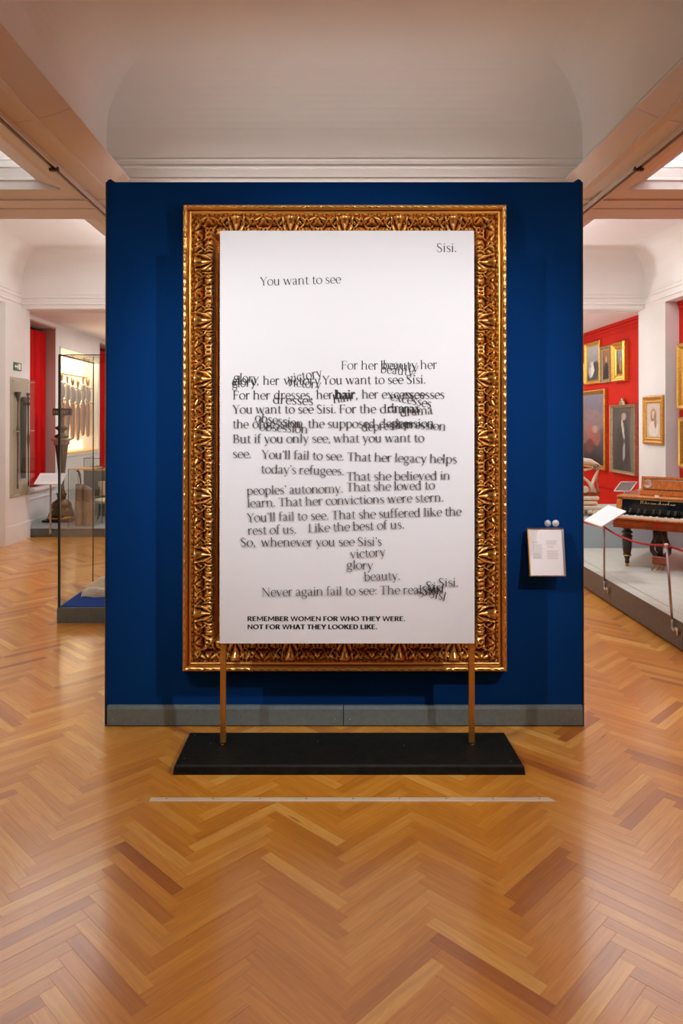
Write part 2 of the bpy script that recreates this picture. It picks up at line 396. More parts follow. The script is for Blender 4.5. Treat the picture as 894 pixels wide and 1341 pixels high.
# curved metal wings under the long beams, in panels with open joints
def wing(xc, half, y0, y1):
    mb = MB(); n = 12; vs = []
    for i in range(n+1):
        s_ = -1 + 2*i/n; x = xc + half*s_; z = ZS - .012 + .07*abs(s_)**1.8
        vs += [(x, y0, z), (x, y1, z), (x, y1, z+.008), (x, y0, z+.008)]
    v2 = list(vs); f1, f2 = [], []
    for i in range(n):
        a, b_ = i*4, i*4+4
        f1 += [(a, a+1, b_+1, b_)]; f2 += [(a+2, a+3, b_+3, b_+2), (a, b_, b_+3, a+3), (a+1, a+2, b_+2, b_+1)]
    f2 += [(0, 3, 2, 1), (n*4, n*4+1, n*4+2, n*4+3)]
    mb.add(vs, f1, True); mb.add(v2, f2); return mb
for xc, half, side in ((-1.54, .295, 'left'), (1.74, .255, 'right')):
    t = bpy.data.objects.new('trim_beam_wings', None); C.objects.link(t); t['kind'] = 'structure'; first = True
    for (y0, y1) in bays_y:
        nseg = 4; L = (y1-y0)/nseg
        for k in range(nseg):
            wing(xc, half, y0+k*L+.002, y0+(k+1)*L-.002).build('wing_panel', 'wing_metal', t)
# lighting tracks
for xc, lab in ((-1.54, 'left ceiling beam, above the glass display cases'), (1.74, 'right ceiling beam, on the piano side')):
    t = thing('light_track', 'thin lighting track under the ' + lab, 'light track', (xc, 5, ZS-.02))
    mb = MB(); mb.box(xc-.020, xc-.012, .35, 9.3, ZS-.040, ZS-.012); mb.box(xc+.012, xc+.020, .35, 9.3, ZS-.040, ZS-.012)
    mb.build('rail', 'wing_metal', t, (xc, 5, ZS-.02))
    box(xc-.012, xc+.012, .35, 9.3, ZS-.024, ZS-.012).build('slot', 'rail_dark', t, (xc, 5, ZS-.02))
    for y in (2.0, 4.02, 6.4, 8.6):
        box(xc-.025, xc+.025, y-.012, y+.012, ZS-.052, ZS-.030).build('bracket', 'rail_dark', t, (xc, 5, ZS-.02))

# ------------------------------------------------------------------ walls
XWL, XWR = -4.13, 4.30
struct(box(-4.9, 5.1, 16.0, 16.2, 0, 3.8), 'wall_back', 'plaster')
struct(box(-4.9, 5.1, -6.2, -6.0, 0, 3.8), 'wall_front', 'plaster')
# left wall, with two curtained window recesses and a showcase niche
SH0, SH1, SHZ0, SHZ1 = 11.05, 12.86, 1.00, 2.66
W1a, W1b, W2a, W2b = 9.56, 10.87, 12.95, 14.3
mb = MB(); X0, X1 = -4.5, XWL
mb.box(X0, X1, -6, W1a, 0, 3.8)
mb.box(X0, X1, W1a, W1b, 0, .57); mb.box(X0, X1, W1a, W1b, 2.95, 3.8)
mb.box(X0, X1, W1b, SH0, 0, 3.8); mb.box(X0, X1, SH0, SH1, 0, SHZ0); mb.box(X0, X1, SH0, SH1, SHZ1, 3.8)
mb.box(X0, X1, SH1, W2a, 0, 3.8); mb.box(X0, X1, W2a, W2b, 0, .57); mb.box(X0, X1, W2a, W2b, 2.95, 3.8)
mb.box(X0, X1, W2b, 16.2, 0, 3.8)
mb.box(X0, X0+.05, SH0, SH1, SHZ0, SHZ1)
wl = struct(mb, 'wall_left', 'plaster')
mb = MB()
for z0, z1, p in ((.02, .10, .012), (.44, .455, .008), (.14, .15, .006)): mb.box(XWL, XWL+p, 9.6, 13.0, z0, z1)
mb.build('dado_moulding', 'plaster', wl)
# left pier
PL0, PL1, PLX = 8.80, 9.52, -3.96
pl = struct(box(-4.5, PLX, PL0, PL1, 0, ZS), 'wall_left_pier', 'plaster')
mb = MB(); mb.box(-4.5, PLX+.012, PL0-.012, PL1+.001, 0, .215); mb.box(-4.5, PLX+.006, PL0-.006, PL1+.001, .215, .228)
struct(mb, 'baseboard_left', 'plaster')
# windows: reveals and sills
for i, (a_, b_) in enumerate(((W1a, W1b), (W2a, W2b))):
    mb = MB(); mb.box(-4.5, XWL-.001, b_-.02, b_+.0, .57, 2.95); mb.box(-4.5, XWL-.001, a_, a_+.02, .57, 2.95); mb.box(-4.5, XWL-.001, a_, b_, 2.93, 2.952)
    o = struct(mb, 'window_%d' % (i+1), 'pink_plaster')
    box(-4.5, XWL+.03, a_, b_, .545, .572).build('sill', 'plaster', o)
    box(-4.46, -4.44, a_, b_, .57, 2.95).build('blind', 'edge_dark', o)
def curtain(x, y0, y1, z0, z1, label):
    nu, nv = 60, 10; vs = []
    for j in range(nv+1):
        v = j/nv
        for i in range(nu+1):
            u = i/nu; y = y0 + (y1-y0)*u
            d = .022*math.sin(u*26 + .8*math.sin(v*2)) + .012*math.sin(u*61+v*1.5)
            vs.append((x+d*(.4+.6*(1-v)), y, z0 + (z1-z0)*v))
    fs = [(j*(nu+1)+i, j*(nu+1)+i+1, (j+1)*(nu+1)+i+1, (j+1)*(nu+1)+i) for j in range(nv) for i in range(nu)]
    mb = MB(); mb.add(vs, fs, True); t = mb.build('curtain', 'red_curtain', None, (x, (y0+y1)/2, z0)); t['label'] = label; t['category'] = 'curtain'; return t
curtain(-4.27, W1a+.03, W1b-.05, .60, 2.86, 'red curtain in the window recess nearest the pier with the green exit sign')
curtain(-4.27, W2a+.03, W2b-.05, .60, 2.86, 'red curtain mostly hidden behind the left edge of the blue partition')

# right wall
RED0 = 0.0
mb = MB(); mb.box(XWR, 4.8, -6, 16.2, 0, 3.8)
wr = struct(mb, 'wall_right', 'red_paint')
mb = MB()
for z0, z1, p in ((ZS-.045, ZS+.0, .03), (ZS-.09, ZS-.05, .018), (ZS-.16, ZS-.145, .012), (.50, .515, .012)):
    mb.box(XWR-p, XWR, 9.6, 16, z0, z1)
    mb.box(XWR-p, XWR, 3.0, 8.78, z0, z1)
mb.build('cornice_moulding', 'red_paint', wr)
PRX = 4.13
struct(box(PRX, 4.6, 8.80, 9.56, 0, ZS), 'wall_right_pier', 'plaster')

# ------------------------------------------------------------------ blue partition
YW = 3.66
xl, xr = atY(139, 700, YW).x, atY(762.5, 700, YW).x; zt = atY(450, 238.5, YW).z
pt = thing('partition_wall', 'tall freestanding partition covered in royal blue fabric behind the text panel', 'partition', ((xl+xr)/2, YW+.1, 0))
PO = ((xl+xr)/2, YW+.1, 0)
zb = atY(450, 925, YW).z
box(xl, xr, YW, YW+.20, .004, zt).build('fabric_panel', 'blue_fabric', pt, PO)
box(xl-.007, xl+.001, YW+.002, YW+.2, .005, zt-.002).build('edge_strip', 'edge_pale', pt, PO)
box(xr-.001, xr+.007, YW+.002, YW+.2, .005, zt-.002).build('edge_strip', 'edge_pale', pt, PO)
mb = MB(); mb.box(xl-.004, xl+.003, YW-.004, YW+.002, .004, zt); mb.box(xr-.003, xr+.004, YW-.004, YW+.002, .004, zt)
mb.build('seam', 'edge_dark', pt, PO)
mb = MB()
for x, s_ in ((xl, 1), (xr, -1)):
    mb.prism([(x, zt-.002), (x+s_*.005, zt+.010), (x+s_*.018, zt+.016), (x+s_*.045, zt-.001)], YW+.0, YW+.05)
mb.build('corner_fold', 'blue_fabric', pt, PO)
xm = atY(449.5, 940, YW).x
for a_, b_ in ((xl+.012, xm-.002), (xm+.002, xr-.008)):
    mb = MB(); mb.box(a_, b_, YW-.022, YW, .006, zb-.006); mb.prism([(0, 0)]*0 or [(YW-.022, zb-.006), (YW, zb-.006), (YW, zb+.010), (YW-.016, zb+.010)], a_, b_, axis='x')
    sk = mb.build('skirting_board', 'grey_green', pt, PO)
    m2 = MB()
    for x in (a_+.03, b_-.04):
        m2.box(x-.003, x+.003, YW-.024, YW-.021, .035, .041)
    m2.build('screw', 'silver', sk, PO)
box(xl, xr, YW-.018, YW+.2, 0, .006).build('shadow_gap', 'edge_dark', pt, PO)

# ------------------------------------------------------------------ the great gilt frame (real relief, built as a height field round a mitred rectangle)
FY = 3.655
fx0, fx1 = atY(238, 600, 3.60).x, atY(664.3, 600, 3.60).x; fz1, fz0 = atY(450, 267.5, 3.60).z, atY(450, 879.5, 3.60).z
FW = .195
FT = thing('picture_frame', 'huge carved gilt picture frame hung on the blue partition behind the text panel', 'picture frame', ((fx0+fx1)/2, FY, fz0))
FO = ((fx0+fx1)/2, FY, fz0)
def S01(x): x = np.clip(x, 0, 1); return x*x*(3-2*x)
def gauss(x, s): return np.exp(-(x/s)**2)
def spiral(du, dv, r0, turns, hand, wdt):
    r_ = np.sqrt(du**2+dv**2)+1e-6; th = np.arctan2(dv, du*hand)
    ph = r_/r0*turns*2*np.pi - th
    d = np.cos(ph); env = S01((r0-r_)/(.2*r0)+.5)
    return env*(.5+.5*d)**.7
def frame_height(u, v, P):
    """u along, v across from the outer edge (0) to the inner edge (FW); returns protrusion."""
    a = v/FW
    base = np.interp(a, [0, .02, .05, .10, .15, .19, .215, .25, .27, .30, .40, .52, .66, .80, .87, .89, .93, .96, 1.0],
                     [.030, .060, .078, .088, .084, .064, .070, .068, .048, .050, .046, .030, .034, .046, .036, .024, .018, .022, .008])
    h = base.copy()
    # outer moulding: overlapping laurel leaves
    b1 = gauss(a-.095, .045); p1 = P/7.0; q = np.abs(((u/p1 + np.abs(a-.095)*5.5) % 1.0))
    h += b1*.007*(1-q)**1.0*(.6+.4*np.sin(u*57))
    h -= .008*gauss(a-.095, .006)*(q > .35)
    # bead and reel row
    b2 = gauss(a-.285, .017); p2 = P/6.0; t_ = (u/p2) % 1.0
    bead = np.where(t_ < .6, np.sqrt(np.clip(1-((t_-.3)/.3)**2, 0, 1)), .65*np.sqrt(np.clip(1-((t_-.80)/.14)**2, 0, 1)))
    h += b2*.026*bead
    # carved band
    uu = ((u/P) % 1.0); m_ = np.abs(uu-.5)*P+.0015*np.sin(u*23)                     # mirrored motif, m = distance from the cartouche axis
    band = S01((a-.31)/.03)*S01((.865-a)/.02)
    vv = (a-.31)/.55*.115                                          # physical distance across the band
    # inner half: a full torus crossed by curled transverse ribs, gathered into knots
    dome = np.sqrt(np.clip(1-((vv-.083)/.030)**2, 0, 1))
    ph = m_/.0235+.30*np.sin(m_*75)-((vv-.083)/.030)**2*.35
    rib = np.abs(np.cos(np.pi*ph))**.6
    rel = .036*dome*(.50+.50*rib)
    kn = np.sqrt(((m_-.012)/.017)**2+((vv-.080)/.026)**2)
    rel = np.maximum(rel, .046*np.sqrt(np.clip(1-kn**2, 0, 1))*(.8+.2*np.cos(kn*9)))
    kn2 = np.sqrt(((m_-.074)/.013)**2+((vv-.082)/.024)**2)
    rel = np.maximum(rel, .043*np.sqrt(np.clip(1-kn2**2, 0, 1)))
    # outer half: acanthus leaves sweeping from the axis out to the bead row
    lobe = np.sqrt(np.clip(1-((vv-.024)/.024)**2, 0, 1))
    sweep = m_/.0175-(vv-.024)*46*np.sign(np.sin(m_*44+.4))
    leaf = np.abs(np.cos(np.pi*sweep*.5))**.55
    rel = np.maximum(rel, lobe*(.010+.026*leaf)*(.75+.25*np.cos(m_*90)))
    # fan-shaped shell spreading over the whole width at the far axis, and long leaf tongues bridging the hollow
    du, dv = m_-P/2, vv-.112; r_ = np.sqrt(du**2+dv**2); th = np.arctan2(du, -dv); lob = np.abs(np.cos(th*5.5))
    rel = np.maximum(rel, .040*S01((.036-np.abs(du)+(.112-vv)*.12)/.008)*(.35+.65*lob**.7)*S01((.112-vv)/.02+.2))
    for (m0, m1, v0, v1, wd) in ((.026, .052, .060, .020, .007), (.060, .088, .030, .062, .0065), (.094, .110, .062, .018, .006)):
        t_ = np.clip((m_-m0)/(m1-m0), 0, 1); vc = v0+(v1-v0)*S01(t_); inn = S01((m_-m0+.010)/.012)*S01((m1+.010-m_)/.012)
        rel = np.maximum(rel, .034*gauss(vv-vc, wd*1.25)*inn)
    # drilled eyes
    for (mm, v0) in ((.012, .080), (.035, .084), (.074, .082), (.100, .084), (.040, .046), (.020, .028), (.066, .012), (.104, .040)):
        rel = rel - .024*gauss(np.sqrt(((m_-mm)/1.0)**2+((vv-v0)/1.5)**2), .0034)
    h += band*rel
    # fine rope bead at the sight edge
    b3 = gauss(a-.955, .022); t_ = ((u/.0125)+a*8) % 1.0
    h += b3*.010*np.sin(np.pi*t_)
    return h
def frame_side(p0, p1, inward, name, vr, step, nv):
    """one band of the frame running around all four sides"""
    mb_v, mb_f = [], []
    W_, H_ = fx1-fx0, fz1-fz0
    sides = (((fx0, fz1), (1, 0), (0, -1), W_), ((fx1, fz1), (0, -1), (-1, 0), H_), ((fx1, fz0), (-1, 0), (0, 1), W_), ((fx0, fz0), (0, 1), (1, 0), H_))
    for (o_, d_, n_, L) in sides:
        nP = round(L/.285); P = L/nP
        nu = int(L/step); vs_ = np.linspace(vr[0]*FW, vr[1]*FW, nv+1)
        U = np.linspace(0, 1, nu+1)
        Vg, Ug = np.meshgrid(vs_, U, indexing='ij')
        s_ = Vg + (L-2*Vg)*Ug                                      # mitred parameter
        h = frame_height(s_-L/2+P*((nP % 2) * .5), Vg, P)
        # soften to the mitre: corner leaf
        dc = np.minimum(s_, L-s_)-Vg
        h = h + .012*np.exp(-(dc/.010)**2)*np.clip((Vg/FW-.3)/.1, 0, 1)*np.clip((.87-Vg/FW)/.05, 0, 1)
        X = o_[0]+d_[0]*s_+n_[0]*Vg; Z = o_[1]+d_[1]*s_+n_[1]*Vg; Y = FY-h
        o2 = len(mb_v); mb_v += np.stack([X, Y, Z], -1).reshape(-1, 3).tolist()
        for j in range(nv):
            b0 = o2+j*(nu+1)
            mb_f += [(b0+i, b0+nu+1+i, b0+nu+2+i, b0+1+i) for i in range(nu)]
    mb = MB(); mb.v = mb_v; mb.f = mb_f; mb.sm = [True]*len(mb_f)
    return mb.build(name, 'carved_gold', FT, FO)
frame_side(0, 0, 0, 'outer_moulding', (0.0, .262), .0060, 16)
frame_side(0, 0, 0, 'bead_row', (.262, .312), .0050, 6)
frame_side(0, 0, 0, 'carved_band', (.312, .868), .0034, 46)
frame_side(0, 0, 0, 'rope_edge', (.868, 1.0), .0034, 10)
mb = MB()
for (a0, a1, c0, c1) in ((fx0, fx1, fz1-.006, fz1), (fx0, fx1, fz0, fz0+.006), (fx0, fx0+.006, fz0, fz1), (fx1-.006, fx1, fz0, fz1)):
    mb.box(a0, a1, FY-.030, FY, c0, c1)
for (a0, a1, c0, c1) in ((fx0+FW-.004, fx1-FW+.004, fz1-FW-.004, fz1-FW), (fx0+FW, fx1-FW, fz0+FW-.0, fz0+FW+.004), (fx0+FW-.004, fx0+FW, fz0+FW, fz1-FW), (fx1-FW, fx1-FW+.004, fz0+FW, fz1-FW)):
    mb.box(a0, a1, FY-.010, FY, c0, c1)
mb.build('frame_side', 'gilt', FT, FO)

# ------------------------------------------------------------------ the standing text panel
YPn = 3.34
px0, px1 = atY(287.8, 570, YPn).x, atY(620.8, 570, YPn).x; pz1, pz0 = atY(450, 302, YPn).z, atY(450, 842.8, YPn).z
bx0, bx1 = -.671, .851; by0, by1 = 3.150, 3.480
PT = thing('display_board', 'tall white text panel on two brass posts and a low black base', 'display panel', ((px0+px1)/2, YPn, 0))
TO = ((px0+px1)/2, YPn, 0)
board = box(px0, px1, YPn, YPn+.016, pz0, pz1, bev=.001).build('panel_board', 'poster_white', PT, TO)
for x in (292.2, 617.2):
    xc = atY(x, 900, YPn+.03).x; wv = .0125
    p_ = box(xc-wv, xc+wv, YPn+.018, YPn+.043, .040, pz1-.3).build('post', 'brass', PT, TO)
    m2 = MB(); m2.box(xc-wv-.006, xc+wv+.006, YPn+.012, YPn+.049, .040, .046); m2.build('post_foot', 'bronze_dark', p_, TO)
    m2 = MB(); m2.box(xc-.006, xc+.006, YPn+.001, YPn+.007, .0405, .044); m2.build('foot_screw', 'silver', p_, TO)
mb = MB(); mb.add([(bx0-.008, by0-.006, .0), (bx1+.008, by0-.006, 0), (bx1, by1, 0), (bx0, by1, 0), (bx0-.005, by0-.001, .032), (bx1+.005, by0-.001, .032), (bx1, by1, .034), (bx0, by1, .034),
        (bx0, by0+.006, .040), (bx1, by0+.006, .040), (bx1-.004, by1-.004, .040), (bx0+.004, by1-.004, .040)],
       [(3,2,1,0),(0,1,5,4),(1,2,6,5),(2,3,7,6),(3,0,4,7),(4,5,9,8),(5,6,10,9),(6,7,11,10),(7,4,8,11),(8,9,10,11)])
base = mb.build('base_plate', 'black_base', PT, TO)
for x, y in ((bx0+.03, by1-.03), (bx0+.03, by0+.06), (bx0+.03, by0+.02), (bx0+.12, by1-.12), (bx1-.04, by0+.04), (bx1-.05, by0+.03), (-.05, by1-.10), (.35, by1-.14), (bx1-.16, by1-.04)):
    box(x-.0022, x+.0022, y-.0022, y+.0022, .039, .0412).build('base_screw', 'silver', base, TO)

# ---- lettering: a small high-contrast serif drawn as strokes
T_, t_ = .155, .062
def ribbon(pts, ws):
    n_ = len(pts); out = []
    for i in range(n_):
        a_ = pts[max(i-1, 0)]; b_ = pts[min(i+1, n_-1)]; dx, dy = b_[0]-a_[0], b_[1]-a_[1]; l = math.hypot(dx, dy) or 1
        nx, ny = -dy/l, dx/l; w_ = ws[i]/2; out.append(((pts[i][0]+nx*w_, pts[i][1]+ny*w_), (pts[i][0]-nx*w_, pts[i][1]-ny*w_)))
    return [(out[i][0], out[i][1], out[i+1][1], out[i+1][0]) for i in range(n_-1)]
def Ln(x0, y0, x1, y1, w0, w1=None): return ribbon([(x0, y0), (x1, y1)], [w0, w1 or w0])
def Ar(cx, cy, rx, ry, a0, a1, T=T_, t=t_, n=16, end=None):
    ps, ws = [], []
    for i in range(n+1):
        a_ = R(a0+(a1-a0)*i/n); ps.append((cx+rx*math.cos(a_), cy+ry*math.sin(a_))); w_ = t+(T-t)*abs(math.cos(a_-.25))**1.6
        ws.append(w_)
    return ribbon(ps, ws)
def Cv(pts, ws, n=7):
    P_, Wt = [], []
    pp = [pts[0]]+list(pts)+[pts[-1]]; wp = [ws[0]]+list(ws)+[ws[-1]]
    for i in range(1, len(pp)-2):
        for k in range(n):
            s = k/n; f = lambda a, b, c, d: .5*((2*b)+(-a+c)*s+(2*a-5*b+4*c-d)*s*s+(-a+3*b-3*c+d)*s**3)
            P_.append((f(pp[i-1][0], pp[i][0], pp[i+1][0], pp[i+2][0]), f(pp[i-1][1], pp[i][1], pp[i+1][1], pp[i+2][1])))
            Wt.append(wp[i]+(wp[i+1]-wp[i])*s)
    P_.append(pts[-1]); Wt.append(ws[-1]); return ribbon(P_, Wt)
def St(x, y0, y1, w=T_): return Ln(x, y0, x, y1, w)
def Sf(x, y, a=.16, b=.16, up=1): return Ln(x-a, y+up*.025, x+b, y+up*.025, .05)
def Fl(x, y): return [((x-.20, y-.12), (x-.17, y-.15), (x+.01, y-.10), (x+T_/2, y))]
def Dot(x, y, r=.10): return [tuple((x+r*math.cos(a_*math.pi/4), y+r*math.sin(a_*math.pi/4)) for a_ in range(8))]
AS, CP, DS = 1.46, 1.40, -.46
def arch(x0, x1): return Cv([(x0, .55), (x0+.10, .86), ((x0+x1)/2+.06, .99), (x1-.02, .80), (x1, .55)], [.05, t_, .085, .13, T_])+St(x1, 0, .56)
G = {
 'a': (.88, Cv([(.14, .78), (.26, .97), (.46, .98), (.58, .84), (.60, .62)], [.13, .07, .08, .13, T_])+St(.60, .14, .64)+Cv([(.60, .16), (.66, .03), (.80, .06)], [.13, .10, .04])+Cv([(.58, .58), (.34, .50), (.15, .32), (.20, .06), (.40, .02), (.58, .18)], [.05, .06, .13, .12, .06, .05])),
 'b': (1.02, St(.20, 0, AS)+Fl(.20, AS)+Ar(.52, .49, .37, .49, -150, 150)),
 'c': (.86, Ar(.50, .49, .37, .49, 45, 315)+Dot(.76, .80, .075)),
 'd': (1.06, St(.80, 0, AS)+Fl(.80, AS)+Sf(.88, 0, .08, .14)+Ar(.47, .49, .36, .49, 30, 330)),
 'e': (.88, Ar(.48, .49, .36, .49, 0, 318)+Ln(.14, .52, .84, .52, .055)),
 'f': (.62, St(.26, 0, 1.15)+Sf(.26, 0)+Cv([(.26, 1.12), (.30, 1.38), (.46, 1.47), (.64, 1.40)], [T_, .11, .07, .13])+Ln(.06, .94, .54, .94, .055)),
 'g': (.94, Ar(.42, .62, .29, .36, 0, 360)+Ln(.62, .88, .86, .97, .06, .12)+Cv([(.24, .30), (.12, .14), (.26, .03), (.58, .00), (.80, -.12), (.74, -.38), (.40, -.47), (.12, -.34), (.16, -.10), (.30, .02)], [.05, .09, .11, .13, .13, .10, .06, .10, .08, .05])),
 'h': (1.10, St(.20, 0, AS)+Fl(.20, AS)+Sf(.20, 0)+arch(.20, .84)+Sf(.84, 0)),
 'i': (.50, St(.24, 0, 1.0)+Fl(.24, 1.0)+Sf(.24, 0)+Dot(.24, 1.30, .095)),
 'k': (1.02, St(.20, 0, AS)+Fl(.20, AS)+Sf(.20, 0)+Ln(.24, .42, .74, .94, .055)+Ln(.42, .58, .86, .02, T_)+Sf(.74, .93, .12, .16)+Sf(.88, 0, .14, .14)),
 'l': (.50, St(.24, 0, AS)+Fl(.24, AS)+Sf(.24, 0)),
 'm': (1.66, St(.20, 0, 1.0)+Fl(.20, 1.0)+Sf(.20, 0)+arch(.20, .80)+Sf(.80, 0)+arch(.80, 1.42)+Sf(1.42, 0)),
 'n': (1.10, St(.20, 0, 1.0)+Fl(.20, 1.0)+Sf(.20, 0)+arch(.20, .84)+Sf(.84, 0)),
 'o': (.98, Ar(.49, .49, .40, .49, 0, 360, n=26)),
 'p': (1.04, St(.22, DS, 1.0)+Fl(.22, 1.0)+Sf(.22, DS)+Ar(.54, .49, .38, .49, -150, 150)),
 'r': (.74, St(.20, 0, 1.0)+Fl(.20, 1.0)+Sf(.20, 0)+Cv([(.22, .58), (.34, .88), (.50, .98), (.66, .90)], [.05, .07, .10, .15])),
 's': (.74, Cv([(.62, .80), (.48, .97), (.26, .95), (.16, .76), (.30, .58), (.52, .44), (.62, .24), (.48, .03), (.24, .03), (.11, .22)], [.06, .06, .08, .13, T_, T_, .13, .08, .06, .06])),
 't': (.66, St(.28, .18, 1.22, .14)+Cv([(.28, .20), (.34, .03), (.48, .01), (.62, .12)], [.14, .11, .08, .04])+Ln(.06, .94, .58, .94, .055)),
 'u': (1.08, Cv([(.20, 1.0), (.20, .40), (.28, .08), (.48, .01), (.68, .12), (.80, .34)], [T_, T_, .13, .09, t_, .05])+Fl(.20, 1.0)+St(.80, 0, 1.0)+Fl(.80, 1.0)+Sf(.88, 0, .08, .12)),
 'v': (.96, Ln(.14, .98, .48, 0, T_)+Ln(.48, 0, .82, .98, .06)+Sf(.14, .95, .15, .17)+Sf(.82, .95, .13, .13)),
 'w': (1.44, Ln(.14, .98, .44, 0, T_)+Ln(.44, 0, .72, .98, .06)+Ln(.70, .98, 1.00, 0, T_)+Ln(1.00, 0, 1.30, .98, .06)+Sf(.14, .95, .15, .17)+Sf(1.30, .95, .12, .12)),
 'x': (.98, Ln(.16, .98, .82, 0, T_)+Ln(.18, 0, .80, .98, .06)+Sf(.16, .95, .13, .15)+Sf(.80, .95, .13, .13)+Sf(.18, 0, .13, .13)+Sf(.82, 0, .15, .13)),
 'y': (.96, Ln(.14, .98, .50, .02, T_)+Cv([(.84, .98), (.50, .0), (.34, -.36), (.14, -.42)], [.06, .07, .07, .15])+Sf(.14, .95, .15, .17)+Sf(.84, .95, .13, .13)),
 'Y': (1.12, Ln(.12, 1.38, .56, .66, T_)+Ln(1.02, 1.38, .56, .66, .06)+St(.56, 0, .68)+Sf(.56, 0, .2, .2)+Sf(.14, 1.35, .16, .18)+Sf(1.00, 1.35, .15, .14)),
 'F': (1.02, St(.26, 0, CP)+Ln(.10, 1.375, .92, 1.375, .055)+Ln(.26, .74, .76, .74, .055)+Sf(.26, 0, .18, .2)+Ln(.92, 1.40, .92, 1.14, .05)+Ln(.76, .86, .76, .62, .05)),
 'S': (.96, Cv([(.80, 1.10), (.64, 1.36), (.34, 1.38), (.16, 1.12), (.28, .86), (.62, .62), (.80, .34), (.62, .02), (.28, .03), (.10, .34)], [.05, .07, .09, .14, .17, .17, .14, .09, .07, .05])),
 'B': (1.14, St(.28, 0, CP)+Ln(.10, .025, .60, .025, .05)+Ln(.10, 1.375, .56, 1.375, .05)+Ln(.28, .73, .60, .73, .05)+Ar(.56, 1.05, .30, .33, -90, 90)+Ar(.60, .38, .38, .36, -90, 90)),
 'T': (1.14, St(.57, 0, CP)+Ln(.06, 1.375, 1.08, 1.375, .055)+Sf(.57, 0, .2, .2)+Ln(.07, 1.40, .07, 1.14, .05)+Ln(1.07, 1.40, 1.07, 1.14, .05)),
 'L': (.98, St(.26, 0, CP)+Ln(.10, .025, .90, .025, .055)+Sf(.26, 1.35, .17, .18)+Ln(.90, 0, .93, .28, .05)),
 'N': (1.40, St(.22, 0, CP, .06)+Ln(.22, 1.38, 1.16, .02, T_)+St(1.16, 0, CP, .06)+Sf(.22, 0)+Sf(1.16, 1.35)+Sf(.2, 1.35, .16, .05)),
 'W': (1.9, Ln(.12, 1.38, .54, 0, T_)+Ln(.54, 0, .96, 1.38, .06)+Ln(.92, 1.38, 1.34, 0, T_)+Ln(1.34, 0, 1.76, 1.38, .06)),
 '.': (.40, Dot(.20, .09, .10)), ',': (.40, Dot(.20, .09, .10)+Cv([(.24, .08), (.22, -.12), (.10, -.24)], [.12, .09, .03])),
 "'": (.34, Dot(.18, 1.34, .09)+Cv([(.22, 1.33), (.20, 1.16), (.10, 1.06)], [.11, .08, .03])), ':': (.40, Dot(.20, .09, .10)+Dot(.20, .80, .10)), ' ': (.44, []),
}
G['\u00f6'] = (G['o'][0], G['o'][1]+Dot(.33, 1.28, .085)+Dot(.65, 1.28, .085))
def layout(s):
    x = 0; out = []
    for ch in s:
        adv, polys = G[ch]; out += [[(p[0]+x, p[1]) for p in poly] for poly in polys]; x += adv
    return out, x
XH = 8.0   # x height in photograph pixels at the panel's distance
def letter_line(s, x0, y0, x1, y1, k, name='lettering', parent=None, m='ink', size=1.0, boldadd=0):
    """text from baseline point (x0,y0) to (x1,y1), given in photograph pixels of the panel plane"""
    polys, wd = layout(s); A = atY(x0, y0, YPn); B = atY(x1, y1, YPn)
    ax = Vector((B.x-A.x, 0, B.z-A.z)); L = ax.length; ax.normalize(); up = Vector((-ax.z, 0, ax.x))
    sx = L/(wd-.12); sy = XH*size/F*YPn; mb = MB(); yy = YPn-.0006-.00012*k
    for poly in polys:
        pts = [A+ax*((p[0]-.06)*sx)+up*(p[1]*sy) for p in poly]
        mb.add([(p.x, yy, p.z) for p in pts], [tuple(range(len(pts)))])
    return mb.build(name, m, parent or board, TO, kind='stuff')
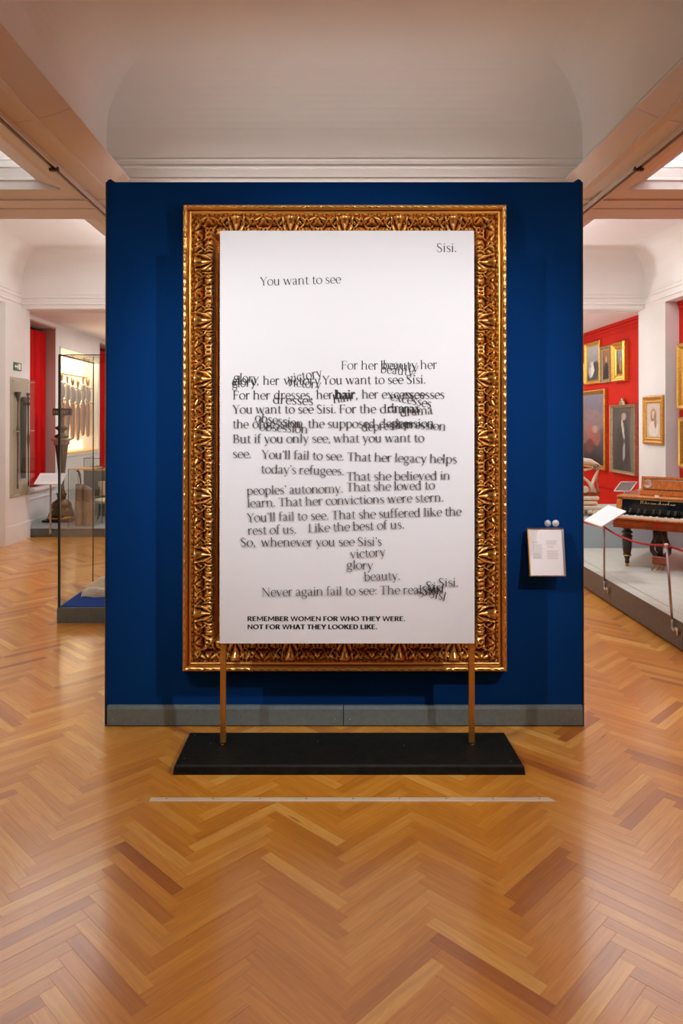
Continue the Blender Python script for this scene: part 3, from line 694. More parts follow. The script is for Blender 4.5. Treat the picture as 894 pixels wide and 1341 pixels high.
TXT = [
 ('Sisi.', 571.7, 330, 597.5, 330), ('You want to see', 341, 374.2, 446, 371.0),
 ('For her', 446.6, 483.8, 494.6, 484.0), ('beauty', 498.5, 483.6, 546, 483.6), ('beauty', 501, 483.0, 547, 487.2), ('beauty.', 498, 488.2, 544, 492.6), ('her', 550.6, 483.2, 572, 483.0),
 ('glory,', 304.5, 503.8, 338.5, 503.8), ('glory', 306, 499.6, 338, 501.5), ('glory', 304, 507.6, 335, 505.4),
 ('her', 344.6, 503.8, 365.5, 503.8), ('victory', 371.7, 503.8, 419, 503.8), ('victory', 378, 501.5, 422, 493), ('victory', 376.5, 505.6, 419.5, 509.0),
 ('You want to see Sisi.', 422.5, 503.4, 557, 502.4),
 ('For her', 305, 523, 353.5, 523), ('dresses,', 359, 522.8, 409, 522.8), ('dresses', 357.5, 528.4, 409.5, 530.6), ('her', 414.5, 522.6, 435.5, 522.4),
 ('hair,', 440.5, 522.3, 468, 522.3), ('hair', 439, 522.8, 464.5, 521.2), ('hair', 437, 528, 463, 524.0), ('hair', 438, 521.5, 465, 522.5),
 ('her', 474, 521.8, 495, 521.8), ('excesses', 500, 521.8, 555, 521.8), ('excesses', 527, 522.2, 581.5, 522.0), ('excesses', 510.5, 523.6, 563.5, 534.4),
 ('You want to see Sisi. For the', 305, 541.6, 491.7, 540.9), ('dramas', 497.6, 540.8, 549.8, 540.6), ('drama', 508, 539.6, 548, 540.4), ('drama', 524.8, 545.4, 566.4, 541.8),
 ('the', 305, 560.8, 325, 560.8), ('obsession,', 331, 560.4, 397, 560.4), ('obsession', 333.7, 551.6, 396, 560.4), ('obsession', 339.8, 563.6, 402.5, 567.6),
 ('the supposed', 403.5, 560.4, 491, 560.0), ('depression.', 497, 559.8, 571, 559.8), ('depression', 474, 564.8, 540, 560.6), ('depression', 513, 559.2, 583, 563.8),
 ('But if you only see, what you want to', 305, 580.2, 555, 578.8), ('see.', 305, 599.6, 329, 599.6),
 ("You'll fail to see.", 343, 600.4, 450, 602.8), ('That her legacy helps', 455, 603.4, 597.5, 606.8),
 ("today's refugees.", 342, 619.4, 450, 622.2), ('That she believed in', 454, 629.4, 589, 628.0),
 ("peoples' autonomy.", 323.5, 647.8, 449, 645.0), ('That she loved to', 454, 643.4, 569, 640.6),
 ('learn. That her convictions were stern.', 324, 664.2, 580.5, 656.4),
 ("You'll fail to see. That she suffered like the", 324, 683.2, 603.5, 674.8),
 ('rest of us.', 325, 700, 388, 698.2), ('Like the best of us.', 404, 697.0, 529, 691.8),
 ('So,', 315, 715.4, 334.5, 715.4), ("whenever you see Sisi's", 342, 715.3, 499.5, 714.4),
 ('victory', 459, 730.9, 504.5, 727.8), ('glory', 454, 744.6, 488, 745.4), ('beauty.', 477, 760.4, 523.5, 758.6),
 ('Never again fail to see: The real', 343, 780.6, 552, 777.2),
 ('Sisi.', 574, 768, 599.5, 767.6), ('Sisi', 556, 771.5, 580, 775.5), ('Sisi,', 559.5, 776.8, 584, 776.2), ('Sisi', 548, 782.2, 571, 774.4), ('Sisi', 561, 781.2, 582, 786.4), ('Sisi', 553, 778.5, 574, 777.5),
]
for k, (s_, a0, b0, a1, b1) in enumerate(TXT): letter_line(s_, a0, b0, a1, b1, k)
# heavy sans capitals for the last two lines
B_ = .35
GB = {
 'A': (1.20, Ln(.16, 0, .60, 1.4, B_)+Ln(1.04, 0, .60, 1.4, B_)+Ln(.30, .42, .90, .42, .2)),
 'B': (1.06, St(.22, 0, 1.4, B_)+Ar(.46, 1.04, .34, .25, -95, 95, B_, .2)+Ar(.50, .40, .38, .30, -95, 95, B_, .2)+Ln(.22, 1.30, .50, 1.30, .2)+Ln(.22, .10, .54, .10, .2)+Ln(.22, .74, .54, .74, .2)),
 'D': (1.20, St(.22, 0, 1.4, B_)+Ar(.48, .70, .50, .60, -92, 92, B_, .2, 20)+Ln(.22, 1.30, .50, 1.30, .2)+Ln(.22, .10, .50, .10, .2)),
 'E': (.96, St(.22, 0, 1.4, B_)+Ln(.22, 1.29, .86, 1.29, .22)+Ln(.22, .72, .78, .72, .2)+Ln(.22, .11, .88, .11, .22)),
 'F': (.90, St(.22, 0, 1.4, B_)+Ln(.22, 1.29, .84, 1.29, .22)+Ln(.22, .70, .76, .70, .2)),
 'H': (1.24, St(.22, 0, 1.4, B_)+St(1.02, 0, 1.4, B_)+Ln(.22, .72, 1.02, .72, .22)),
 'I': (.46, St(.23, 0, 1.4, B_)),
 'K': (1.12, St(.22, 0, 1.4, B_)+Ln(.34, .66, .94, 1.4, B_)+Ln(.48, .86, .98, 0, B_)),
 'L': (.90, St(.22, 0, 1.4, B_)+Ln(.22, .11, .84, .11, .22)),
 'M': (1.56, St(.22, 0, 1.4, .25)+St(1.34, 0, 1.4, .25)+Ln(.26, 1.34, .78, .30, .24)+Ln(1.30, 1.34, .78, .30, .24)),
 'N': (1.28, St(.22, 0, 1.4, .25)+St(1.06, 0, 1.4, .25)+Ln(.22, 1.32, 1.06, .08, .25)),
 'O': (1.36, Ar(.68, .70, .52, .60, 0, 360, B_, .21, 28)),
 'R': (1.10, St(.22, 0, 1.4, B_)+Ar(.48, 1.00, .36, .30, -95, 95, B_, .2)+Ln(.22, 1.30, .52, 1.30, .2)+Ln(.22, .70, .54, .70, .2)+Ln(.54, .70, .94, 0, B_)),
 'T': (1.04, St(.52, 0, 1.4, B_)+Ln(.04, 1.29, 1.00, 1.29, .22)),
 'W': (1.72, Ln(.12, 1.4, .48, 0, .24)+Ln(.48, 0, .86, 1.4, .22)+Ln(.86, 1.4, 1.24, 0, .22)+Ln(1.24, 0, 1.60, 1.4, .24)),
 'Y': (1.10, Ln(.10, 1.4, .55, .62, B_)+Ln(1.00, 1.4, .55, .62, B_)+St(.55, 0, .68, B_)),
 '.': (.46, Dot(.23, .14, .16)), ' ': (.42, []),
}
G0 = G
G = GB
for k, (s_, a0, a1, yb_) in enumerate((('REMEMBER WOMEN FOR WHO THEY WERE.', 324, 530.5, 813.4), ('NOT FOR WHAT THEY LOOKED LIKE.', 324, 493.8, 824.0))):
    letter_line(s_, a0, yb_, a1, yb_, k, name='bold_lettering', size=6.3/8.0/1.4)
G = G0

# ------------------------------------------------------------------ leaflet holder and two round stickers on the blue wall
def P2(x, y, Y): p = atY(x, y, Y); return (p.x, p.y, p.z)
HO = P2(715, 754, 3.64)
hl = thing('text_holder', 'small acrylic holder with a printed white sheet at the right side of the blue partition', 'sign', HO)
def slab(q, th):
    a = [Vector(p) for p in q]; nrm = (a[1]-a[0]).cross(a[3]-a[0]).normalized()
    if nrm.y < 0: nrm = -nrm
    b_ = [p+nrm*th for p in a]; mb = MB(); mb.add(a+b_, [(0,1,2,3),(7,6,5,4)]+[(i, i+4, (i+1) % 4+4, (i+1) % 4) for i in range(4)]); return mb
yt, yb_ = 3.620, 3.565
sheet = slab([P2(691, 693, yt), P2(735, 693, yt), P2(738.5, 754, yb_), P2(694.8, 754, yb_)], .003).build('sheet', 'white_card', hl, HO)
mb = MB(); rr = random.Random(3)
def on_sheet(x, y): f_ = (y-693)/61; return P2(x + 3.5*f_, y, yt+(yb_-yt)*f_-.0008)
for (xa, xb, ya, yb2) in ((696, 704, 709, 711), (696, 709, 713, 732), (714, 729, 708, 714), (715, 725, 715, 717), (714, 730, 721, 733), (696, 708, 724, 731)):
    y = ya
    while y < yb2:
        e_ = xb-rr.uniform(0, 2.5); mb.add([on_sheet(xa, y), on_sheet(e_, y), on_sheet(e_, y+.7), on_sheet(xa, y+.7)], [(0, 1, 2, 3)]); y += 1.5
mb.build('printed_lines', 'card_print', sheet, HO)
for xa, xb, nm, mm in ((690.2, 691.6, 'side_rail', 'brass'), (735, 737.6, 'side_rail', 'steel_post')):
    slab([P2(xa, 692.4, yt-.002), P2(xb, 692.4, yt-.002), P2(xb+3.5, 754.6, yb_-.002), P2(xa+3.6, 754.6, yb_-.002)], .02).build(nm, mm, hl, HO)
slab([P2(690.2, 691.6, yt-.003), P2(736.4, 691.6, yt-.003), P2(736.4, 693.2, yt-.003), P2(690.2, 693.2, yt-.003)], .012).build('top_rail', 'silver', hl, HO)
slab([P2(693.4, 753.6, yb_-.003), P2(740.2, 753.6, yb_-.003), P2(740.2, 755, yb_-.003), P2(693.4, 755, yb_-.003)], .02).build('bottom_rail', 'silver', hl, HO)
c0, c1 = P2(702, 700, 3.66), P2(726, 742, 3.66)
for z_ in (c0[2]-.03, c1[2]+.03): box(c0[0], c1[0], 3.632, 3.660, z_-.012, z_+.012).build('wall_bracket', 'bronze_dark', hl, HO)
for x, mm, lab in ((716.7, 'sticker_blue', 'pale blue round sticker above the sheet holder, the left one of two'), (727.2, 'white_card', 'white round sticker above the sheet holder, the right one of two')):
    p = P2(x, 685.3, YW); t = thing('round_sticker', lab, 'sticker', (p[0], YW, p[2]))
    M_ = Matrix.Translation(Vector(p)) @ Matrix.Rotation(R(90), 4, 'X')
    MB().lathe([(.0172, 0), (.0172, .002)], n=28, M=M_).build('disc', mm, t, (p[0], YW, p[2]))
    mb = MB(); 
    for i in range(20):
        a0, a1 = 2*math.pi*i/20, 2*math.pi*(i+1)/20; r0, r1 = .0138, .0150
        mb.quad(*[(p[0]+r_*math.cos(a_), YW-.0028, p[2]+r_*math.sin(a_)) for r_, a_ in ((r0, a0), (r1, a0), (r1, a1), (r0, a1))])
    mb.box(p[0]-.007, p[0]+.007, YW-.0028, YW-.0022, p[2]-.005, p[2]+.005)
    mb.build('pictogram', 'card_print', t, (p[0], YW, p[2]))

# ------------------------------------------------------------------ pale metal strip on the floor
y0s, y1s = 2.924, 2.950
t = thing('floor_strip', 'thin pale metal strip lying across the parquet in front of the black base', 'floor strip', (.1, 2.937, 0))
mb = MB(); mb.add([(-.728, y0s, .0012), (.925, y0s, .0012), (.905, y1s, .0012), (-.728, y1s, .0012), (-.724, y0s+.004, .006), (.912, y0s+.004, .006), (.898, y1s-.004, .006), (-.724, y1s-.004, .006)],
       [(3,2,1,0),(4,5,6,7),(0,1,5,4),(1,2,6,5),(2,3,7,6),(3,0,4,7)])
st = mb.build('strip', 'strip_metal', t, (.1, 2.937, 0))
mb = MB()
for k in range(9): x = -.66+k*.19; mb.box(x-.003, x+.003, 2.935, 2.940, .0058, .0064)
mb.build('screw', 'ink_grey', t, (.1, 2.937, 0))

# ================================================================== LEFT ROOM
# exit sign on the side of the pier
q0, q1 = atX(17.4, 474, PLX), atX(27.2, 486, PLX)
ya, yb2 = q0.y, q1.y
zt_, zb_ = atX(17.4, 474, PLX).z, atX(17.4, 484.6, PLX).z
t = thing('exit_sign', 'small green and white emergency exit sign on the left pier', 'sign', (PLX, (ya+yb2)/2, zb_))
EO = (PLX, (ya+yb2)/2, zb_)
box(PLX, PLX+.008, ya, yb2, zb_, zt_).build('sign_plate', 'exit_green', t, EO)
mb = MB(); xs = PLX+.0085; Ly, Lz = yb2-ya, zt_-zb_
def pf(u, v): return (xs, ya+u*Ly, zb_+v*Lz)
def poly_yz(pts): mb.add([pf(*p) for p in pts], [tuple(range(len(pts)))])
poly_yz([(.62, .12), (.90, .12), (.90, .88), (.62, .88)])                       # door
poly_yz([(.08, .50), (.26, .72), (.26, .58), (.42, .58), (.42, .42), (.26, .42), (.26, .28)])   # arrow
poly_yz([(.44, .74), (.52, .74), (.52, .84), (.44, .84)]); poly_yz([(.40, .36), (.60, .40), (.58, .70), (.46, .70)]); poly_yz([(.40, .14), (.48, .14), (.56, .42), (.48, .44)])
mb.build('pictogram', 'exit_white', t, EO)

# acrylic wall case with three antique staves
cy0, cy1 = 8.93, 9.46; cz1, cz0 = atX(20.5, 495, PLX+.085).z, atX(20.5, 652, PLX+.085).z
CO = (PLX, (cy0+cy1)/2, cz0)
t = thing('wall_display_case', 'narrow clear acrylic case on the left pier holding old dark staves', 'display case', CO)
box(PLX, PLX+.006, cy0-.01, cy1, cz0-.01, cz1+.02).build('back_panel', 'olive_back', t, CO)
mb = MB(); xf = PLX+.085
mb.box(xf, xf+.004, cy0, cy1+.005, cz0, cz1); mb.box(PLX+.006, xf, cy0, cy0+.004, cz0, cz1); mb.box(PLX+.006, xf, cy1, cy1+.004, cz0, cz1)
mb.build('acrylic_cover', 'acrylic', t, CO)
for z in (cz1-.03, (cz0+cz1)/2+.08, cz0+.03):
    for y in (cy0+.05, cy1-.02):
        MB().tube([(PLX+.006, y, z), (xf+.006, y, z)], .005).build('clip', 'silver', t, CO)
def staff(y, z0, z1, prof, mm, label, lean=0.0):
    H = z1-z0; base_ = (PLX+.045, y, z0); tt = thing('antique_staff', label, 'staff', base_, 0, 'antique staves in the wall case')
    M_ = Matrix.Rotation(lean, 4, 'X')
    MB().lathe([(r_, z*H) for r_, z in prof[0]], n=14, M=M_).build('shaft', mm, tt)
    MB().lathe([(r_, z*H) for r_, z in prof[1]], n=14, M=M_).build('head', 'bronze_dark', tt)
zb1 = atX(24, 640, PLX+.045).z; ztp = atX(21, 513, PLX+.045).z
staff(9.05, zb1, ztp, ([(.012, 0), (.010, .3), (.014, .55), (.020, .62), (.013, .66), (.011, .9)], [(.011, .9), (.018, .93), (.036, .985), (.038, 1), (.02, 1.0)]), 'bronze', 'dark staff with a flared trumpet-like top, left one in the wall case')
staff(9.22, zb1+.12, ztp-.06, ([(.030, 0), (.032, .4), (.036, .7), (.036, .9)], [(.036, .9), (.036, .99), (.030, 1)]), 'bronze_dark', 'thick dark straight staff in the middle of the wall case')
staff(9.38, zb1, ztp, ([(.008, 0), (.009, .4), (.020, .52), (.010, .58), (.012, .86)], [(.012, .86), (.030, .89), (.012, .91), (.024, .94), (.010, .96), (.026, .985), (.014, 1)]), 'bronze_dark', 'thin dark staff with a knobbed baluster head, right one in the wall case', .02)

# low grey-green platform along the left wall
pz = atY(60, 691.5, 9.53).z
t = thing('display_platform', 'low grey-green platform along the left wall under the gilded torch stand', 'platform', (-3.0, 11, 0))
box(-4.11, -1.9, 9.535, 13.6, .004, pz-.012).build('platform_side', 'left_plinth', t, (-3.0, 11, 0))
box(-4.11, -1.895, 9.525, 13.6, pz-.012, pz).build('platform_top', 'left_plinth_top', t, (-3.0, 11, 0))

# gilded bronze torchere (floor torch stand)
TY = 10.22; tb = atY(80.5, 690, TY); TOr = (tb.x, TY, pz)
t = thing('torch_stand', 'ornate dark gilt bronze torch stand with tapering shaft on the left platform', 'torch stand', TOr)
def zy(y): return atY(81, y, TY).z-pz
def ry(wpx): return wpx/2/F*TY
box(-ry(37), ry(37), -ry(37), ry(37), 0, zy(679), bev=.006).build('plinth', 'bronze_dark', t)
MB().lathe([(ry(35)/1.1, zy(679)), (ry(36)/1.1, zy(677)), (ry(33)/1.1, zy(675))], n=32, square=.6).build('base_rim', 'gilt', t)
MB().lathe([(ry(34), zy(676)), (ry(31), zy(671)), (ry(27), zy(666)), (ry(25), zy(663)), (ry(26), zy(662)), (ry(23), zy(658)), (ry(15), zy(655)), (ry(10), zy(653))], n=24,
           M=None).build('dome', 'bronze', t)
mb = MB()
for k in range(8):
    a = 2*math.pi*k/8+.2; mb.ellipsoid((math.cos(a)*ry(26)*.98, math.sin(a)*ry(26)*.98, zy(669)), (.02, .02, .05), 8, 6)
mb.build('feet_leaves', 'gilt_grey', t)
MB().lathe([(ry(9), zy(655)), (ry(11), zy(651)), (ry(12), zy(648)), (ry(9), zy(645)), (ry(7), zy(641)), (ry(6), zy(634)), (ry(7), zy(628)), (ry(8), zy(621))], n=20).build('baluster', 'bronze', t)
mb = MB()
for k in range(6):
    a = 2*math.pi*k/6; d = Vector((math.cos(a), math.sin(a), 0)); mb.tube([d*ry(7)+Vector((0, 0, zy(649))), d*ry(12)+Vector((0, 0, zy(647))), d*ry(13.5)+Vector((0, 0, zy(645.5)))], [.012, .008, .003], 6)
mb.build('leaf_collar', 'bronze', t)
n_ = 12; vs = []; mb = MB()
prof = [(ry(8), zy(621)), (ry(9.5), zy(612)), (ry(12.5), zy(597)), (ry(15.5), zy(584)), (ry(16), zy(582))]
vs = []
for r_, z in prof:
    for k in range(48):
        a = 2*math.pi*k/48; q = 1+.07*math.cos(a*12); vs.append((r_*q*math.cos(a), r_*q*math.sin(a), z))
mb.add(vs, [(i*48+k, i*48+(k+1) % 48, (i+1)*48+(k+1) % 48, (i+1)*48+k) for i in range(4) for k in range(48)], True)
mb.build('fluted_shaft', 'bronze', t)
mb = MB()
for k in range(16): mb.ellipsoid((0, -ry(9+k*.42)*1.02, zy(620-k*2.4)), (.008, .008, .008), 6, 4)
mb.build('bead_string', 'gilt', t)
MB().lathe([(ry(16)/1.15, zy(583)), (ry(20)/1.15, zy(581)), (ry(19)/1.15, zy(577.5)), (ry(26)/1.15, zy(576)), (ry(26)/1.15, zy(574.6)), (ry(20)/1.15, zy(573.6))], n=32, square=.7).build('capital', 'gilt_grey', t)
MB().lathe([(ry(14), zy(574)), (ry(19), zy(571.5)), (ry(17), zy(570)), (ry(9), zy(568)), (ry(8), zy(565)), (ry(10), zy(563.6)), (ry(16), zy(561.5)), (ry(17), zy(559.5)), (ry(10), zy(558)), (ry(7), zy(556.5)), (ry(6.5), zy(550)), (ry(7), zy(545)), (ry(9), zy(543.6))], n=24).build('finial_stem', 'bronze', t)
box(-ry(22), ry(26), -.03, .03, zy(543.8), zy(535)).build('crossbar', 'dark_wood', t)
mb = MB()
for k in range(7): x = -ry(19)+k*ry(5.6); mb.box(x, x+.010, -.034, -.029, zy(542.4), zy(537)); mb.box(x, x+.028, -.034, -.029, zy(540), zy(539.2))
mb.build('crossbar_ornament', 'gilt_grey', t)
MB().lathe([(.02, zy(535)), (.03, zy(533.5)), (.012, zy(532)), (.004, zy(530))], n=12).build('finial', 'gilt', t)

# white slanted label desk in front of the platform
LY = 9.47; lb = atY(66, 699.5, LY); LO = (lb.x, LY, lb.z)
t = thing('label_stand', 'pale slanted label board on a thin post in front of the torch stand', 'label stand', LO)
def PP(x, y, Y): p = atY(x, y, Y); return (p.x-LO[0], p.y-LO[1], p.z-LO[2])
q = [PP(52.8, 619.6, 9.60), PP(87.2, 619.6, 9.60), PP(80.0, 633.8, 9.30), PP(44.0, 633.8, 9.30)]
slab(q, .01).build('label_board', 'white_card', t)
mb = MB()
for i_ in range(5):
    f0 = .2+.13*i_
    def Lp(u, f): 
        a = Vector(q[0]).lerp(Vector(q[3]), f); b_ = Vector(q[1]).lerp(Vector(q[2]), f); p = a.lerp(b_, u); return (p.x, p.y-.001, p.z+.002)
    mb.add([Lp(.15, f0), Lp(.8-.1*(i_ % 2), f0), Lp(.8-.1*(i_ % 2), f0+.03), Lp(.15, f0+.03)], [(0, 1, 2, 3)])
mb.build('printed_lines', 'card_print', t)
zz = PP(66, 630, 9.45)[2]
box(-.010, .010, -.008, .008, 0, zz).build('post', 'steel_post', t)
box(-.014, .014, -.004, .052, .01, .05).build('fixing_clip', 'silver', t)

# big glass vitrine standing on the floor next to the partition
VX0, VX1, VY0, VY1, VZB, VZT = -2.06, -1.16, 5.50, 6.29, .117, 2.045
VO = ((VX0+VX1)/2, (VY0+VY1)/2, 0)
t = thing('glass_vitrine', 'tall dark-edged glass vitrine on a low grey base at the left of the blue partition', 'display case', VO)
box(VX0-.012, VX1+.012, VY0-.012, VY1+.012, 0, VZB).build('base', 'grey_green', t, VO)
box(VX0+.005, VX1-.005, VY0+.005, VY1-.005, VZB-.001, VZB+.004).build('base_cloth', 'navy_cloth', t, VO)
for (a0, a1, c0, c1) in ((VX0, VX1, VY0, VY0+.006), (VX0, VX1, VY1-.006, VY1), (VX0, VX0+.006, VY0+.006, VY1-.006), (VX1-.006, VX1, VY0+.006, VY1-.006)):
    box(a0, a1, c0, c1, VZB, VZT-.004).build('glass_pane', 'glass', t, VO)
box(VX0, VX1, VY0, VY1, VZT-.004, VZT+.002).build('glass_top', 'glass', t, VO)
for (x, y, r_, mm) in ((VX0, VY0, .008, 'frame_edge_green'), (VX0, VY1, .004, 'bronze_dark'), (VX1, VY0, .008, 'frame_edge_green'), (VX1, VY1, .004, 'bronze_dark')):
    box(x-r_, x+r_, y-r_, y+r_, VZB, VZT+.004).build('corner_edge', mm, t, VO)
for (a0, a1, c0, c1, rr_) in ((VX0, VX1, VY0-.004, VY0+.004, .007), (VX0, VX1, VY1-.004, VY1+.004, .004), (VX0-.006, VX0+.006, VY0, VY1, .010), (VX1-.006, VX1+.006, VY0, VY1, .010)):
    box(a0, a1, c0, c1, VZT, VZT+rr_).build('top_edge', 'bronze_dark', t, VO)
# folded cream hide lying in it
cx0, cyc = -1.62, 5.92
nu, nv = 36, 20; vs = []
for j in range(nv+1):
    for i in range(nu+1):
        u, v = i/nu, j/nv; x = -2.0+.76*u; wob = .03*math.sin(u*9)+.02*math.sin(u*23+1)
        y = 5.72+.36*v+wob+.10*(1-u)*(v-.5)*-1.4
        e_ = math.sin(math.pi*min(1, v))**.6*math.sin(math.pi*min(1, u*.9+.04))**.5
        z = VZB+.006+.17*e_*(.35+.65*math.sin(v*8+u*5)**2)+.012*math.sin(u*31+v*17)*e_
        vs.append((x, y, max(z, VZB+.005)))
fs = [(j*(nu+1)+i, j*(nu+1)+i+1, (j+1)*(nu+1)+i+1, (j+1)*(nu+1)+i) for j in range(nv) for i in range(nu)]
mb = MB(); mb.add(vs, fs, True); lo = [(x, y, VZB+.0045) for x, y, z in vs]; mb.add(lo, [f[::-1] for f in fs], True)
nr = []
for i in range(nu): nr.append((i, i+1))
o_ = len(vs)
edge = [k for k in range(nu+1)]+[(j+1)*(nu+1)-1 for j in range(1, nv+1)]+[nv*(nu+1)+i for i in range(nu-1, -1, -1)]+[j*(nu+1) for j in range(nv-1, 0, -1)]
mb.f += [(edge[k], edge[k-1], edge[k-1]+o_, edge[k]+o_) for k in range(len(edge))]; mb.sm += [True]*len(edge)
o = mb.build('folded_parchment', 'parchment', None, (-1.55, 5.92, VZB+.004)); o['label'] = 'crumpled cream hide or parchment lying on blue cloth in the tall glass vitrine'; o['category'] = 'parchment'
t = thing('grey_card', 'grey slanted card propped at the back of the tall glass vitrine', 'card', (-1.72, 6.17, VZB+.005))
MB().prism([(-.16, 0), (.5, 0), (.5, .16), (.02, .14)], -.004, .004).build('card', 'left_plinth_top', t)

# second vitrine behind, with the tall brown leather boots, a cane, and the chair next to it
BY = 9.62
def pB(x, y, Y=BY): return atY(x, y, Y)
sx0, sx1 = pB(90, 650).x, pB(123, 650).x
B0, B1 = BY-.02, BY+.36; zt2 = pB(90, 615, B0).z
SO = ((sx0+sx1)/2, (B0+B1)/2, pz)
t = thing('glass_case', 'clear box-shaped glass case around the tall brown boots on the left platform', 'display case', SO)
for (a0, a1, c0, c1) in ((sx0, sx1, B0, B0+.004), (sx0, sx1, B1-.004, B1), (sx0, sx0+.004, B0, B1), (sx1-.004, sx1, B0, B1)):
    box(a0, a1, c0, c1, pz, zt2).build('glass_pane', 'glass', t, SO)
for x in (sx0, sx1):
    for y in (B0, B1): box(x-.003, x+.003, y-.003, y+.003, pz, zt2).build('glass_edge', 'bronze_dark', t, SO)
box(sx0, sx1, B0, B1, zt2, zt2+.008).build('lid', 'gilt', t, SO)
kz = pz
for i_, (xa, xb, ztl, ztr) in enumerate(((97.2, 107.4, 634.4, 635.4), (107.6, 121.6, 635.6, 643.6))):
    a_, b_ = pB(xa, 690, BY+.1).x, pB(xb, 690, BY+.1).x; z1_, z2_ = pB(xa, ztl, BY+.1).z, pB(xb, ztr, BY+.1).z
    BO = ((a_+b_)/2, BY+.16, kz); w_ = (b_-a_)*.94
    t = thing('tall_boot', ('narrow left' if i_ == 0 else 'wider right') + ' one of two tall brown leather boot shafts in the glass case', 'boot', BO, 0, 'tall brown boots in the glass case')
    mb = MB(); n = 20; hs = [0, .03, .06, .3, .5, .72, .88, 1.0]; vs = []
    for h in hs:
        for k in range(n):
            a = 2*math.pi*k/n; ca, sa = math.cos(a), math.sin(a)
            q_ = abs(ca)**.6*(1 if ca > 0 else -1); s_ = abs(sa)**.7*(1 if sa > 0 else -1)
            pinch = 1-.05*math.sin(h*9)
            zz_ = h*((z1_-kz)+(z2_-z1_)*(q_+1)/2)
            vs.append((q_*w_/2*pinch, s_*.075*pinch, zz_))
    fs = [(i*n+k, i*n+(k+1) % n, (i+1)*n+(k+1) % n, (i+1)*n+k) for i in range(len(hs)-1) for k in range(n)]+[tuple(range(n-1, -1, -1)), tuple(range((len(hs)-1)*n, len(hs)*n))]
    mb.add(vs, fs, True); mb.build('shaft', 'brown_leather', t)
    mb = MB(); zs = (z1_-kz)*.62; mb.tube([(w_/2*1.0*math.cos(a), .078*math.sin(a), zs+.01*math.sin(2*a)) for a in [math.pi*2*k/24 for k in range(25)]], .006, 6); mb.build('strap', 'dark_wood', t)
pc = [pB(100.2, 616.6, BY+.30), pB(102.5, 617.0, BY+.30), pB(104.2, 620, BY+.30), pB(105, 626, BY+.30), pB(106, 636, BY+.30), pB(106.5, 690, BY+.30)]
pc[-1].z = pz+.004
o = MB().tube(pc, [.012, .014, .014, .012, .010, .009], 8).build('walking_cane', 'dark_wood', None, (pc[-1].x, pc[-1].y, pz)); o['label'] = 'dark walking cane with a curved handle behind the tall brown boots'; o['category'] = 'cane'

# grey plinth with a small glass box holding a green sprig
GY = 10.75; gx0, gx1 = pB(109.5, 620, GY).x, pB(160, 620, GY).x; gz = pB(109, 616, GY).z; gh = pB(109, 632, GY).z
GO = ((gx0+gx1)/2, GY+.25, pz)
t = thing('grey_pedestal', 'grey-green box pedestal behind the cream chair', 'pedestal', GO)
box(gx0, gx1, GY, GY+.5, pz, gz).build('pedestal_body', 'left_plinth', t, GO)
box(gx0-.004, gx1+.004, GY-.004, GY+.504, gz-.012, gz+.002).build('pedestal_top', 'gilt', t, GO)
gt = pB(109, 600.5, GY).z
GO2 = ((gx0+gx1)/2, GY+.25, gz+.002)
t = thing('small_glass_box', 'small clear glass box on the grey pedestal', 'display case', GO2)
for (a0, a1, c0, c1) in ((gx0+.003, gx1-.01, GY+.003, GY+.008), (gx0+.003, gx0+.008, GY+.008, GY+.48), (gx1-.012, gx1-.008, GY+.008, GY+.48)):
    box(a0, a1, c0, c1, gz+.002, gt).build('glass_pane', 'glass', t, GO2)
mb = MB(); mb.box(gx0, gx1-.006, GY, GY+.007, gt, gt+.006); mb.box(gx0, gx0+.006, GY, GY+.48, gt, gt+.006); mb.box(gx0, gx0+.006, GY, GY+.006, gz+.002, gt); mb.build('glass_edge', 'bronze_dark', t, GO2)
gc = pB(126, 613, GY+.2); mb = MB(); rr = random.Random(5)
for k in range(46):
    a = rr.uniform(0, 6.28); l = rr.uniform(.03, .09); p0 = Vector((rr.uniform(-.07, .07), rr.uniform(-.03, .03), .008)); p1 = p0+Vector((math.cos(a)*l, math.sin(a)*l*.6, rr.uniform(.01, .055)))
    mb.tube([p0, (p0+p1)/2+Vector((0, 0, .01)), p1], [.004, .006, .001], 5)
o = mb.build('green_sprig', 'green_glassy', None, (0, 0, 0)); o.location = Vector((gc.x, GY+.2, gz+.002))*SC; o['label'] = 'dark green leafy ornament in the small glass box on the pedestal'; o['category'] = 'ornament'

# cream upholstered chair on the platform
CY = 10.10; c_ = pB(131, 689, CY); CO2 = (c_.x+.03, CY+.12, pz+.001)
t = thing('side_chair', 'cream upholstered chair with dark curved legs on the left platform', 'chair', CO2)
def cz(y): return atY(130, y, CY).z-pz
def cx(x): return atY(x, 650, CY).x-CO2[0]
M1 = MB(); M1.ellipsoid((.0, 0, (cz(653)+cz(661))/2), (.16, .14, (cz(653)-cz(661))/2*1.0), 20, 10); M1.build('seat', 'cream_cloth', t)
mb = MB(); nu, nv = 14, 10; vs = []
for j in range(nv+1):
    for i in range(nu+1):
        u, v = i/nu*2-1, j/nv; x = u*(.150-.03*(1-v)) ; y = .10+.035*v+.04*u*u; z = cz(651)+(cz(632)-cz(651))*v-.012*u*u*v; vs.append((x, y-.02, z))
o_ = len(vs); vs += [(x, y+.045, z) for x, y, z in vs]
fs = [(j*(nu+1)+i, j*(nu+1)+i+1, (j+1)*(nu+1)+i+1, (j+1)*(nu+1)+i) for j in range(nv) for i in range(nu)]
fb = [tuple(k+o_ for k in f[::-1]) for f in fs]; edge = [k for k in range(nu+1)]+[(j+1)*(nu+1)-1 for j in range(1, nv+1)]+[nv*(nu+1)+i for i in range(nu-1, -1, -1)]+[j*(nu+1) for j in range(nv-1, 0, -1)]
